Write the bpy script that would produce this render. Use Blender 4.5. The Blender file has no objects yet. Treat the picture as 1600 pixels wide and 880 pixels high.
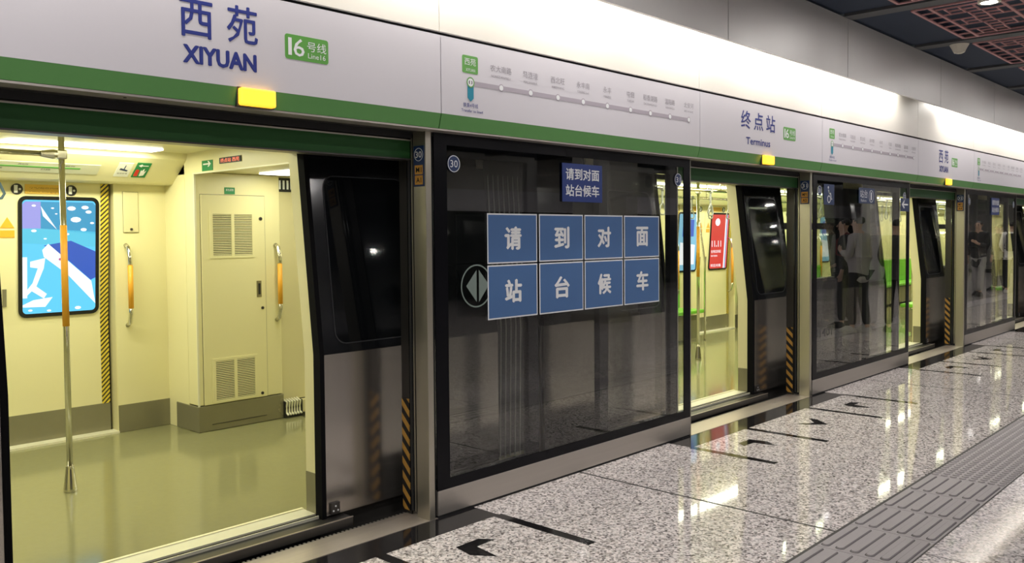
import bpy, bmesh, math, random
from mathutils import Vector, Matrix
random.seed(7)
sc = bpy.context.scene
COL = sc.collection

# ------------------------------------------------------------------ camera
F, YAW, PITCH, ROLL = 1353.5, 0.8167, -0.0356, -0.0086
cam_d = bpy.data.cameras.new('camera'); cam = bpy.data.objects.new('camera', cam_d); COL.objects.link(cam)
cam_d.sensor_width = 36.0; cam_d.lens = F/1600*36.0; cam_d.shift_y = -24.92/1600; cam_d.clip_start = .05; cam_d.clip_end = 200
fw = Vector((math.sin(YAW)*math.cos(PITCH), math.cos(YAW)*math.cos(PITCH), math.sin(PITCH)))
rt = Vector((math.cos(YAW), -math.sin(YAW), 0)); up = rt.cross(fw)
r2 = rt*math.cos(ROLL)+up*math.sin(ROLL); u2 = -rt*math.sin(ROLL)+up*math.cos(ROLL)
M = Matrix((r2, u2, -fw)).transposed().to_4x4(); M.translation = Vector((-3.0131, -3.3796, 1.4912))
cam.matrix_world = M; sc.camera = cam

# ------------------------------------------------------------------ world, exposure
w = bpy.data.worlds.new('world'); sc.world = w; w.use_nodes = True
w.node_tree.nodes['Background'].inputs[0].default_value = (.9, .95, 1, 1)
w.node_tree.nodes['Background'].inputs[1].default_value = 0.02
sc.view_settings.view_transform = 'Standard'; sc.view_settings.look = 'None'
sc.view_settings.gamma = 1; sc.view_settings.use_curve_mapping = False
sc.view_settings.exposure = 0.0

def area(name, loc, sx, sy, power, col=(1, 1, 1), rot=(0, 0, 0), disk=False, spread=None):
    l = bpy.data.lights.new(name, 'AREA'); l.energy = power; l.color = col
    l.shape = 'DISK' if disk else 'RECTANGLE'; l.size = sx
    if not disk: l.size_y = sy
    if spread: l.spread = spread
    o = bpy.data.objects.new(name, l); COL.objects.link(o); o.location = loc; o.rotation_euler = rot
    return o
P = 4.56            # pitch of the doors along the platform
HALL = (1, .95, .93); HALLW_P = 22
TRAINC = (1.0, .975, .66)
# big soft ceiling luminaires over the platform hall (behind and beside the camera)
for x in range(9):
    for y in (-2.7, -4.7, -6.7, -8.7):
        if (y == -2.7 and x < 2): pass
        area('hall_downlight', (-5.2+4.1*x, y, 3.318), .14, .14, HALLW_P, HALL, disk=True)

# ------------------------------------------------------------------ materials
MATS = {}
def mat(name, col=(.8, .8, .8), rough=.5, metal=0., emit=None, estr=0., spec=.5, coat=0., bump=None, noise=None):
    if name in MATS: return MATS[name]
    m = bpy.data.materials.new(name); m.use_nodes = True; nt = m.node_tree; b = nt.nodes['Principled BSDF']
    b.inputs['Base Color'].default_value = (*col, 1); b.inputs['Roughness'].default_value = rough
    b.inputs['Metallic'].default_value = metal; b.inputs['Specular IOR Level'].default_value = spec
    b.inputs['Coat Weight'].default_value = coat
    if emit:
        b.inputs['Emission Color'].default_value = (*emit, 1); b.inputs['Emission Strength'].default_value = estr
    if noise or bump:
        tc = nt.nodes.new('ShaderNodeTexCoord'); mp = nt.nodes.new('ShaderNodeMapping')
        nt.links.new(tc.outputs['Object'], mp.inputs[0])
        n = nt.nodes.new('ShaderNodeTexNoise'); nt.links.new(mp.outputs[0], n.inputs[0])
        sca, amt, strch = noise or bump
        mp.inputs['Scale'].default_value = strch; n.inputs['Scale'].default_value = sca; n.inputs['Detail'].default_value = 4
        if noise:
            r = nt.nodes.new('ShaderNodeMix'); r.data_type = 'RGBA'; r.inputs[0].default_value = 0
            nt.links.new(n.outputs[0], r.inputs[0])
            r.inputs[6].default_value = (*[c*(1-amt) for c in col], 1); r.inputs[7].default_value = (*[min(1, c*(1+amt)) for c in col], 1)
            nt.links.new(r.outputs[2], b.inputs['Base Color'])
            mr = nt.nodes.new('ShaderNodeMapRange'); mr.inputs[3].default_value = rough*.8; mr.inputs[4].default_value = rough*1.25
            nt.links.new(n.outputs[0], mr.inputs[0]); nt.links.new(mr.outputs[0], b.inputs['Roughness'])
        else:
            bp = nt.nodes.new('ShaderNodeBump'); bp.inputs['Strength'].default_value = amt; bp.inputs['Distance'].default_value = .002
            nt.links.new(n.outputs[0], bp.inputs['Height']); nt.links.new(bp.outputs[0], b.inputs['Normal'])
    MATS[name] = m; return m

def granite():
    m = mat('speckled_granite', rough=.09); nt = m.node_tree; b = nt.nodes['Principled BSDF']
    tc = nt.nodes.new('ShaderNodeTexCoord')
    v = nt.nodes.new('ShaderNodeTexVoronoi'); v.inputs['Scale'].default_value = 95
    v2 = nt.nodes.new('ShaderNodeTexVoronoi'); v2.inputs['Scale'].default_value = 60
    n = nt.nodes.new('ShaderNodeTexNoise'); n.inputs['Scale'].default_value = 2.2
    for q in (v, v2, n): nt.links.new(tc.outputs['Object'], q.inputs['Vector'])
    r = nt.nodes.new('ShaderNodeValToRGB'); cr = r.color_ramp; cr.interpolation = 'CONSTANT'
    cr.elements[0].color = (.16, .145, .145, 1); cr.elements[1].position = .09; cr.elements[1].color = (.34, .31, .305, 1)
    for p, c in ((.22, (.48, .445, .44)), (.38, (.66, .625, .61)), (.62, (.82, .75, .735))):
        e = cr.elements.new(p); e.color = (*c, 1)
    sx = nt.nodes.new('ShaderNodeSeparateColor'); nt.links.new(v.outputs['Color'], sx.inputs[0])
    nt.links.new(sx.outputs[0], r.inputs[0])
    r2_ = nt.nodes.new('ShaderNodeValToRGB'); r2_.color_ramp.interpolation = 'CONSTANT'
    r2_.color_ramp.elements[0].color = (.62, .6, .58, 1); r2_.color_ramp.elements[1].position = .3; r2_.color_ramp.elements[1].color = (1, 1, 1, 1)
    s2 = nt.nodes.new('ShaderNodeSeparateColor'); nt.links.new(v2.outputs['Color'], s2.inputs[0]); nt.links.new(s2.outputs[0], r2_.inputs[0])
    mx = nt.nodes.new('ShaderNodeMix'); mx.data_type = 'RGBA'; mx.blend_type = 'MULTIPLY'; mx.inputs[0].default_value = .8
    nt.links.new(r.outputs[0], mx.inputs[6]); nt.links.new(r2_.outputs[0], mx.inputs[7])
    nt.links.new(mx.outputs[2], b.inputs['Base Color'])
    mr = nt.nodes.new('ShaderNodeMapRange'); mr.inputs[3].default_value = .03; mr.inputs[4].default_value = .07
    nt.links.new(n.outputs[0], mr.inputs[0]); nt.links.new(mr.outputs[0], b.inputs['Roughness'])
    return m

def thin_glass(name, tint, ior=1.5, boost=1.0, gl=(1, 1, 1)):
    m = bpy.data.materials.new(name); m.use_nodes = True; nt = m.node_tree; nt.nodes.clear()
    o = nt.nodes.new('ShaderNodeOutputMaterial'); mix = nt.nodes.new('ShaderNodeMixShader')
    t = nt.nodes.new('ShaderNodeBsdfTransparent'); t.inputs[0].default_value = (*tint, 1)
    g = nt.nodes.new('ShaderNodeBsdfGlossy'); g.inputs['Roughness'].default_value = 0.0; g.inputs[0].default_value = (*gl, 1)
    f = nt.nodes.new('ShaderNodeFresnel'); f.inputs[0].default_value = ior
    mu = nt.nodes.new('ShaderNodeMath'); mu.operation = 'MULTIPLY'; mu.inputs[1].default_value = boost; mu.use_clamp = True
    geo = nt.nodes.new('ShaderNodeNewGeometry'); inv = nt.nodes.new('ShaderNodeMath'); inv.operation = 'SUBTRACT'; inv.inputs[0].default_value = 1
    m3 = nt.nodes.new('ShaderNodeMath'); m3.operation = 'MULTIPLY'
    nt.links.new(geo.outputs['Backfacing'], inv.inputs[1]); nt.links.new(f.outputs[0], mu.inputs[0])
    nt.links.new(mu.outputs[0], m3.inputs[0]); nt.links.new(inv.outputs[0], m3.inputs[1]); nt.links.new(m3.outputs[0], mix.inputs[0])
    nt.links.new(t.outputs[0], mix.inputs[1]); nt.links.new(g.outputs[0], mix.inputs[2]); nt.links.new(mix.outputs[0], o.inputs[0])
    MATS[name] = m; return m

def stripes(name, axes, period, duty, c1, c2):
    # axes = coefficients (x, y, z) of the stripe coordinate
    m = mat(name, rough=.45); nt = m.node_tree; b = nt.nodes['Principled BSDF']
    tc = nt.nodes.new('ShaderNodeTexCoord'); d = nt.nodes.new('ShaderNodeVectorMath'); d.operation = 'DOT_PRODUCT'
    d.inputs[1].default_value = axes; nt.links.new(tc.outputs['Object'], d.inputs[0])
    a = nt.nodes.new('ShaderNodeMath'); a.operation = 'DIVIDE'; a.inputs[1].default_value = period
    fr = nt.nodes.new('ShaderNodeMath'); fr.operation = 'FRACT'; gt = nt.nodes.new('ShaderNodeMath'); gt.operation = 'GREATER_THAN'; gt.inputs[1].default_value = duty
    nt.links.new(d.outputs['Value'], a.inputs[0]); nt.links.new(a.outputs[0], fr.inputs[0]); nt.links.new(fr.outputs[0], gt.inputs[0])
    mx = nt.nodes.new('ShaderNodeMix'); mx.data_type = 'RGBA'; mx.inputs[6].default_value = (*c1, 1); mx.inputs[7].default_value = (*c2, 1)
    nt.links.new(gt.outputs[0], mx.inputs[0]); nt.links.new(mx.outputs[2], b.inputs['Base Color'])
    return m

GRAN = granite()
GLASS = thin_glass('clear_dark_glass', (.93, .935, .92), 1.5, 1.6)
TRAING = thin_glass('train_window_glass', (.84, .88, .84), 1.5, 1.5)
DARKG = mat('black_window_glass', (.006, .007, .008), .04, spec=.3)
WHITE = mat('white_sign_panel', (.66, .64, .69), .3)
BRIGHT = mat('white_upper_panel', (.80, .77, .70), .35)
FASC = mat('grey_metal_fascia', (.72, .72, .70), .42, .45, noise=(2, .08, (1, 1, .4)))
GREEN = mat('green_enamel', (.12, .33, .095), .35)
GREEND = mat('shaded_green_enamel', (.018, .085, .020), .5, spec=.25)  # same green as the sign band, with the recess shade put into its colour
STEEL = mat('brushed_steel', (.50, .465, .42), .34, .7, noise=(6, .10, (.2, 1, 6)))
STEELV = mat('brushed_steel_upright', (.50, .47, .39), .3, .85, noise=(4, .06, (4, 4, .3)))
STEELK = mat('train_body_steel', (.44, .41, .375), .18, .88, noise=(3, .05, (3, 1, .3)))
CHROME = mat('polished_steel_tube', (.66, .64, .56), .14, 1)
SILL = mat('ribbed_sill_metal', (.50, .44, .38), .38, .6, noise=(8, .15, (.3, 4, 1)))
BLACK = mat('black_gloss', (.008, .009, .011), .12)
BLACKM = mat('black_rubber', (.012, .012, .013), .55)
SEAL = mat('matt_seal', (.006, .006, .007), .9, spec=.1)
FRIT = mat('black_glass_border', (.006, .006, .008), .2, spec=.12)
DARKM = mat('dark_grey_metal', (.09, .085, .08), .35, .7)
GAP = mat('dark_joint', (.02, .018, .016), .6)
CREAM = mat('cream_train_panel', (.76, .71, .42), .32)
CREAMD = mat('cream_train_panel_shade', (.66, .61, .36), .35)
TFLOOR = mat('olive_train_floor', (.235, .23, .12), .10, noise=(30, .05, (1, 1, 1)))
TKICK = mat('train_skirting', (.24, .225, .15), .25, .3, noise=(4, .1, (1, 1, 1)))
TSILL = mat('pale_train_sill', (.80, .78, .62), .35, .2)
YEL = mat('orange_grip', (.80, .38, .03), .45)
NAVY = mat('navy_sticker', (.012, .035, .12), .35)
POSTB = mat('blue_poster_paper', (.055, .14, .33), .55, noise=(9, .10, (1, 1, 1)))
POSTW = mat('white_poster_edge', (.75, .77, .8), .6)
INKW = mat('white_lettering', (.82, .84, .86), .5)
INKB = mat('blue_lettering', (.015, .03, .24), .5)
INKG = mat('grey_lettering', (.32, .30, .34), .5)
INKK = mat('black_lettering', (.01, .01, .012), .5)
LINE = mat('grey_route_line', (.42, .38, .44), .5)
BADGE = mat('green_badge', (.11, .36, .06), .4)
TEAL = mat('teal_pointer', (.0, .24, .36), .4)
ORNG = mat('orange_sticker', (.62, .32, .06), .5)
TACT = mat('grey_tactile_tile', (.30, .275, .285), .42, noise=(4, .1, (1, 1, 1)))
BGRAN = mat('black_granite', (.012, .011, .012), .08, noise=(60, .3, (1, 1, 1)))
NAVYC = mat('navy_ceiling', (.018, .032, .062), .8)
BEAM = mat('grey_ceiling_beam', (.075, .08, .085), .6)
LATT = mat('dusty_pink_lattice', (.52, .27, .275), .6)
IVORY = mat('ivory_plastic', (.72, .69, .58), .45)
SEATG = mat('lime_seat', (.16, .50, .02), .35)
STRAP = mat('blue_grey_strap', (.09, .16, .22), .45)
HALLW = mat('pale_stone_cladding', (.46, .45, .42), .3, noise=(1.5, .08, (1, 1, 1)))
HAZY = stripes('black_yellow_hazard_tape', (0, 1, -1), .078, .5, (.01, .01, .012), (.66, .36, .07))
HAZF = stripes('thin_black_yellow_tape', (-1, 0, 1), .034, .55, (.72, .55, .05), (.02, .02, .015))
AMBER = mat('lit_amber_lens', (.9, .5, .05), .4, emit=(1, .50, .03), estr=1.5)
TUBE = mat('lit_tube', (1, 1, 1), .5, emit=(1, .93, .84), estr=9)
TLAMP = mat('lit_train_lamp', (1, 1, 1), .5, emit=(1, 1, .93), estr=5)
LEDR = mat('red_led', (.5, .1, .05), .5, emit=(1, .18, .10), estr=1.3)

# ------------------------------------------------------------------ mesh helpers
class MB:
    def __init__(s): s.v = []; s.f = []
    def add(s, vs, fs):
        n = len(s.v); s.v += [tuple(q) for q in vs]; s.f += [tuple(i+n for i in f) for f in fs]; return s
    def box(s, x0, x1, y0, y1, z0, z1, zs=()):
        lv = [z0, *zs, z1]; vs = []; fs = []
        for z in lv: vs += [(x0, y0, z), (x1, y0, z), (x1, y1, z), (x0, y1, z)]
        n = len(lv)
        fs.append((3, 2, 1, 0)); fs.append(tuple(4*(n-1)+i for i in range(4)))
        for k in range(n-1):
            for i in range(4):
                j = (i+1) % 4; fs.append((4*k+i, 4*k+j, 4*k+4+j, 4*k+4+i))
        return s.add(vs, fs)
    def prism(s, pts, u, v, n, o=(0, 0, 0), t=.01):
        # pts 2-D outline (u, v), extruded along n by t
        o = Vector(o); u = Vector(u); v = Vector(v); n = Vector(n)
        a = [o+u*p[0]+v*p[1] for p in pts]; b = [q+n*t for q in a]; k = len(pts)
        return s.add(a+b, [tuple(range(k-1, -1, -1)), tuple(range(k, 2*k))]+[(i, (i+1) % k, k+(i+1) % k, k+i) for i in range(k)])
    def tube(s, path, r, n=10, cap=True):
        path = [Vector(p) for p in path]; rr = r if isinstance(r, (list, tuple)) else [r]*len(path)
        rings = []; prev = None
        for i, p in enumerate(path):
            d = (path[min(i+1, len(path)-1)]-path[max(i-1, 0)]).normalized()
            if prev is None:
                a = d.orthogonal().normalized()
            else:
                a = (prev-d*prev.dot(d)).normalized()
            prev = a; b = d.cross(a)
            rings.append([p+(a*math.cos(2*math.pi*k/n)+b*math.sin(2*math.pi*k/n))*rr[i] for k in range(n)])
        vs = [q for r_ in rings for q in r_]; fs = []
        for i in range(len(path)-1):
            for k in range(n):
                fs.append((i*n+k, i*n+(k+1) % n, (i+1)*n+(k+1) % n, (i+1)*n+k))
        if cap: fs += [tuple(range(n-1, -1, -1)), tuple((len(path)-1)*n+k for k in range(n))]
        return s.add(vs, fs)
    def build(s, name, m, parent=None, bevel=0., smooth=False, lean=None):
        me = bpy.data.meshes.new(name); off = Vector((0, 0, 0)); q = parent
        while q: off += q.location; q = q.parent
        vs = [Vector(p) for p in s.v]
        if lean:
            for p in vs: p.y += lean(p.z)
        me.from_pydata([p-off for p in vs], [], s.f); me.validate()
        bm = bmesh.new(); bm.from_mesh(me); bmesh.ops.recalc_face_normals(bm, faces=bm.faces)
        if bevel:
            es = [e for e in bm.edges if len(e.link_faces) == 2 and e.calc_face_angle(0) > .5]
            bmesh.ops.bevel(bm, geom=es, offset=bevel, segments=2, affect='EDGES', profile=.5)
        bm.to_mesh(me); bm.free()
        if smooth:
            for p in me.polygons: p.use_smooth = True
        me.materials.append(m)
        o = bpy.data.objects.new(name, me); COL.objects.link(o)
        if parent: o.parent = parent
        return o

def tag(o, label=None, cat=None, group=None, kind=None):
    if label: o['label'] = label
    if cat: o['category'] = cat
    if group: o['group'] = group
    if kind: o['kind'] = kind
    return o
def thing(name, label, cat, loc, group=None):
    o = bpy.data.objects.new(name, None); COL.objects.link(o); o.location = loc; o.empty_display_size = .1
    return tag(o, label, cat, group)
def struct(name, loc=(0, 0, 0)):
    o = bpy.data.objects.new(name, None); COL.objects.link(o); o.location = loc; o['kind'] = 'structure'; return o
def copy_tree(o, dx=0, label=None, parent=None, dy=0):
    c = o.copy(); COL.objects.link(c)
    if parent: c.parent = parent
    else:
        c.location.x += dx; c.location.y += dy
        if label: c['label'] = label
    for ch in list(o.children): copy_tree(ch, parent=c)
    return c
def rbox(w_, h_, r, n=5):
    pts = []
    for cx, cy, a0 in ((w_-r, h_-r, 0), (r, h_-r, 90), (r, r, 180), (w_-r, r, 270)):
        for k in range(n+1):
            a = math.radians(a0+90*k/n); pts.append((cx+r*math.cos(a), cy+r*math.sin(a)))
    return pts
def circ(cx, cy, r, n=28): return [(cx+r*math.cos(2*math.pi*k/n), cy+r*math.sin(2*math.pi*k/n)) for k in range(n)]
def ringmesh(mb, out, inn, u, v, n, o, t):
    o = Vector(o); u = Vector(u); v = Vector(v); n = Vector(n); k = len(out)
    A = [o+u*p[0]+v*p[1] for p in out]; B = [o+u*p[0]+v*p[1] for p in inn]
    vs = A+B+[q+n*t for q in A]+[q+n*t for q in B]; fs = []
    for i in range(k):
        j = (i+1) % k
        fs += [(i, j, k+j, k+i), (2*k+i, 3*k+i, 3*k+j, 2*k+j), (i, 2*k+i, 2*k+j, j), (k+i, k+j, 3*k+j, 3*k+i)]
    return mb.add(vs, fs)
FX, FZ, FN = (1, 0, 0), (0, 0, 1), (0, -1, 0)

_tc = {}
def text(s, box, m, parent, o=(0, 0, 0), u=FX, v=FZ, n=FN, bold=0., t=.0007, name='lettering', fat=0.):
    """lettering as a mesh that exactly fills box=(u0,u1,v0,v1) in the frame o,u,v,n"""
    key = (s, bold)
    if key not in _tc:
        cu = bpy.data.curves.new('t', 'FONT'); cu.body = s; cu.size = 1; cu.resolution_u = 2; cu.offset = bold
        cu.align_x = 'LEFT'
        ob = bpy.data.objects.new('t', cu); COL.objects.link(ob)
        bpy.context.view_layer.update()
        dg = bpy.context.evaluated_depsgraph_get(); me = bpy.data.meshes.new_from_object(ob.evaluated_get(dg))
        bpy.data.objects.remove(ob)
        _tc[key] = ([tuple(q.co) for q in me.vertices], [tuple(p.vertices) for p in me.polygons])
    vs, fs = _tc[key]
    xs = [p[0] for p in vs]; ys = [p[1] for p in vs]; x0, x1, y0, y1 = min(xs), max(xs), min(ys), max(ys)
    U0, U1, V0, V1 = box; o = Vector(o); u_ = Vector(u); v_ = Vector(v); n_ = Vector(n)
    q = MB()
    for i_, (a, b) in enumerate(((0, 0),) if not fat else ((-fat, 0), (fat, 0), (0, -fat*.7), (0, fat*.7))):
        q.add([tuple(o+u_*(U0+a+(p[0]-x0)/(x1-x0)*(U1-U0))+v_*(V0+b+(p[1]-y0)/(y1-y0)*(V1-V0))+n_*(t+.0003*i_)) for p in vs], fs)
    ob = MB.build(q, name, m, parent)
    # keep all faces turned to the viewer side
    return ob

# ================================================================== FLOOR
fl = struct('floor')
MB().box(-9, 34, -11.2, .0, -.25, -.012).build('slab', GAP, fl)
g = .0028
for k in range(-2, 7):
    x0 = 1.19+P*(k-1); MB().box(x0+g, x0+P-g, -1.63+g, -.0, -.012, 0).build('stone_slab', GRAN, fl)
for k in range(-6, 25):
    x0 = 1.17+1.14*k; MB().box(x0+g, x0+1.14-g, -3.2+g, -2.052, -.012, 0).build('stone_slab', GRAN, fl)
for k in range(-6, 25, 2):
    x0 = 1.17+1.14*k
    MB().box(x0+g, x0+2.28-g, -5.4+g, -3.2-g, -.012, 0).build('stone_slab', GRAN, fl)
    MB().box(x0+g, x0+2.28-g, -11.2, -5.4-g, -.012, 0).build('stone_slab', GRAN, fl)
for k in range(-2, 7):
    x0 = 1.19+P*(k-1); MB().box(x0-.008, x0+.008, -1.63, .0, -.012, .0008).build('joint', GAP, fl)
for k in range(-6, 25):
    x0 = 1.17+1.14*k; MB().box(x0-.004, x0+.004, -3.2, -2.052, -.012, .0004).build('joint', GAP, fl)
MB().box(-9, 34, -1.643, -1.624, -.012, .0008).build('joint', GAP, fl); MB().box(-9, 34, -2.054, -2.046, -.012, .0005).build('joint', GAP, fl)
# black granite inlays: threshold band, queue lines, arrow heads
ARR = [(-.225, -.377), (-.07, -.373), (-.018, -.440), (-.150, -.444), (-.175, -.607), (-.250, -.50)]
def mirx(p): return [(-2.11-a, b) for a, b in reversed(p)]
VEE = [(-1.17, -.395), (-1.06, -.49), (-.93, -.385), (-.93, -.455), (-1.045, -.598), (-1.17, -.47)]
UX, UY, UN = (1, 0, 0), (0, 1, 0), (0, 0, 1)
for k in range(-1, 6):
    dx = P*k; z = -.004
    for a, b, y0, y1, nm in ((-2.37, .26, -.192, -.001, 'threshold_band'), (-2.40, -2.34, -.82, -.192, 'queue_line'), (.22, .28, -.83, -.192, 'queue_line'),
                         (-1.61, -1.55, -.82, -.192, 'queue_line'), (-.56, -.50, -.82, -.192, 'queue_line')):
        MB().box(dx+a, dx+b, y0, y1, z, .0008).build(nm, BGRAN, fl)
    for pts in (ARR, mirx(ARR), VEE):
        MB().prism([(a+dx, b) for a, b in pts], UX, UY, UN, (0, 0, z), .0048).build('arrow_inlay', BGRAN, fl)
# tactile strip
BASE = []
def tac(kind):
    m = MB(); T = .407; m.box(0, T-.003, -2.046, -1.640, -.012, .001)
    if kind == 'bar':
        for j in range(6):
            yc = -2.048+.414*(j+.5)/6; pts = rbox(.362, .036, .017, 3)
            n = len(pts); a = [(.022+p[0], yc-.018+p[1], .001) for p in pts]
            b = [(.022+.003+p[0]*(.362-.006)/.362, yc-.018+.003+p[1]*(.030/.036), .0075) for p in pts]
            m.add(a+b, [tuple(range(n, 2*n))]+[(i, (i+1) % n, n+(i+1) % n, n+i) for i in range(n)])
    else:
        for i in range(8):
            for j in range(8):
                cx = T*(i+.5)/8; cy = -2.048+.414*(j+.5)/8; n = 10
                a = [(cx+.0165*math.cos(2*math.pi*q/n), cy+.0165*math.sin(2*math.pi*q/n), .001) for q in range(n)]
                b = [(cx+.011*math.cos(2*math.pi*q/n), cy+.011*math.sin(2*math.pi*q/n), .0062) for q in range(n)]
                m.add(a+b, [tuple(range(n, 2*n))]+[(q, (q+1) % n, n+(q+1) % n, n+q) for q in range(n)])
    return m
tb = tac('bar').build('tactile_tile', TACT, fl); td = tac('dome').build('tactile_tile', TACT, fl)
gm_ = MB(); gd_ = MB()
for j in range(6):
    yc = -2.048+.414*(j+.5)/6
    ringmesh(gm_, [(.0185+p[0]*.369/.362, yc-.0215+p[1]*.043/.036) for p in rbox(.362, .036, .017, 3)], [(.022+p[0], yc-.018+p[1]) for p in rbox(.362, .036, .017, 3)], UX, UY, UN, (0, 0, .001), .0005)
EDGE_SHADE = mat('painted_edge_shade', (.05, .045, .045), .7)  # dark rings round bars and domes: their shadow edges put into colour
gb = gm_.build('edge_shade_ring', EDGE_SHADE, tb); gb['kind'] = 'stuff'
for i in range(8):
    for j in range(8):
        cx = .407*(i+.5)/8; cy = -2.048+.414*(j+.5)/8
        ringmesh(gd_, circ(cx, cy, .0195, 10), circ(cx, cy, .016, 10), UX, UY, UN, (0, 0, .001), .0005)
gd = gd_.build('edge_shade_ring', EDGE_SHADE, td); gd['kind'] = 'stuff'
first = {'b': tb, 'd': td}
used = {'b': False, 'd': False}
for i in range(-14, 62):
    x = .94+.407*i; ph = (x-2.56) % P
    kd = 'd' if ph < .407*5-.01 else 'b'
    o = first[kd]
    if used[kd]:
        src = first[kd]; o = src.copy(); COL.objects.link(o); o.parent = fl
        c_ = src.children[0].copy(); COL.objects.link(c_); c_.parent = o
    used[kd] = True; o.location = (x, 0, 0)

# ================================================================== SCREEN DOORS
def screen(k):
    t = thing('glass_screen', '', 'glass screen', (P*k, 0, 0), 'fixed glass screens between the doors')
    x = P*k
    MB().box(x+.003, x+2.487, .0, .03, .012, .143).build('kick_plate', STEEL, t, bevel=.002)
    MB().box(x, x+2.49, .004, .03, .0, .012).build('base_gasket', BLACKM, t)
    fr = MB(); out = [(0, .143), (2.485, .143), (2.485, 2.04), (0, 2.04)]; inn = [(.09, .197), (2.40, .197), (2.40, 1.965), (.09, 1.965)]
    ringmesh(fr, out, inn, FX, FZ, (0, 1, 0), (x, .0, 0), .006)
    fr.build('black_border', FRIT, t)
    MB().box(x+.0, x+2.485, .007, .013, .145, 2.04).build('glass_pane', GLASS, t)
    MB().box(x+2.485, x+2.492, -.001, .03, .0, 2.035).build('edge_strip', STEELV, t)
    return t
def leafpsd(x0, x1, k, lead, label):
    # platform sliding leaf, parked behind the fixed glass; lead = x of its leading edge
    t = thing('platform_sliding_door', label, 'sliding door', (x0, .12, 0), 'platform door leaves')
    fr = MB(); ringmesh(fr, [(x0, .03), (x1, .03), (x1, 2.02), (x0, 2.02)], [(x0+.09, .16), (x1-.09, .16), (x1-.09, 1.92), (x0+.09, 1.92)], FX, FZ, (0, 1, 0), (0, .108, 0), .045)
    fr.build('door_frame', BLACK, t)
    MB().box(x0+.09, x1-.09, .125, .131, .16, 1.92).build('glass_pane', GLASS, t)
    s = 1 if lead == x1 else -1
    MB().box(lead-.004, lead+.008*s if s > 0 else lead+.0, .104, .112, .03, 2.02).build('edge_strip', STEELV, t)
    MB().tube([(lead-.004*s, .135, .03), (lead-.004*s, .135, 2.02)], .010, 8).build('rubber_seal', BLACKM, t)
    return t
def post(k, num, l1, l2):
    x = P*k
    t = thing('door_post', 'steel post with orange %s label, %s' % (l1+' '+l2, {0: 'nearest, between the open doorway and the poster glass', 1: 'second, left of the wheelchair sign glass', 2: 'third, small, right of the third doorway', 3: 'fourth, at the right frame edge'}[k]) if num else 'brushed steel door post far along the platform', 'post', (x-.038, .05, 0), 'steel door posts')
    MB().box(x-.057, x-.018, .0, .1, 0, 2.04).build('post_body', STEELV, t, bevel=.003)
    MB().box(x-.018, x+.0, .012, .09, 0, 2.04).build('side_channel', BLACKM, t)
    if num:
        U, V, N = (0, -1, 0), (0, 0, 1), (-1, 0, 0); o = (x-.057, .092, 0)
        pl = MB().prism([(0, 1.745), (.082, 1.745), (.082, 1.955), (0, 1.955)], U, V, N, o, .003).build('number_plate', NAVY, t)
        for a in (1.755, 1.808):
            MB().prism([(.010, a), (.072, a), (.072, a+.047), (.010, a+.047)], U, V, N, (o[0]-.003, o[1], 0), .001).build('orange_label', ORNG, pl)
        c = MB(); ringmesh(c, circ(.041, 1.91, .034), circ(.041, 1.91, .031), U, V, N, (o[0]-.003, o[1], 0), .001); c.build('ring', INKW, pl)
        text(num, (.017, .065, 1.893, 1.927), INKW, pl, (o[0]-.003, o[1], 0), U, V, N, bold=.012)
        text(l1, (.020, .064, 1.818, 1.844), INKK, pl, (o[0]-.004, o[1], 0), U, V, N, bold=.012)
        text(l2, (.022, .062, 1.765, 1.791), INKK, pl, (o[0]-.004, o[1], 0), U, V, N, bold=.012)
    # striped finger guard behind the post
    return t
def guard(k, label):
    x = P*k
    t = thing('finger_guard', label, 'guard strip', (x-.047, .19, 0), 'striped finger guards beside the doorways')
    MB().box(x-.050, x-.044, .166, .226, .02, .62).build('striped_tape', HAZY, t)
    MB().box(x-.044, x-.036, .160, .230, .0, 2.0).build('backing_plate', DARKM, t)
    return t
def decal_num(scr, x, z, num, r=.046):
    o = (x, .0, z)
    d = MB().prism(circ(0, 0, r), FX, FZ, FN, (x, -.0005, z), .001).build('number_sticker', NAVY, scr)
    tag(d, 'round navy %s sticker' % num)
    c = MB(); ringmesh(c, circ(0, 0, r*.96), circ(0, 0, r*.88), FX, FZ, FN, (x, -.0016, z), .0005); c.build('ring', INKW, d)
    text(num, (-r*.58, r*.58, -r*.42, r*.42), INKW, d, (x, -.0016, z))
    return d
where = {-1: 'left of the first doorway, mostly out of view', 0: 'first, with the eight blue posters, between doorways 30 and 31', 1: 'second, with the wheelchair sign, right of post 31',
         2: 'third, right of the second lit doorway, with one small blue notice', 3: 'fourth, at the far right end', 4: 'fifth, beyond the right edge', 5: 'sixth, far down the platform'}
screens = {}
for k in range(-1, 6):
    s = screen(k); s['label'] = 'fixed glass screen, '+where[k]; screens[k] = s
lab = {0: ('30', 'M1', 'A1'), 1: ('31', 'MP1', 'A5'), 2: ('32', 'MP1', 'A4'), 3: ('33', 'MP1', 'A3')}
ordn = ['in the nearest doorway, beside post 30', 'in the second doorway, beside post 31', 'in the third doorway, beside post 32', 'in the fourth doorway', 'in the fifth doorway', 'in the sixth doorway']
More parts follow.
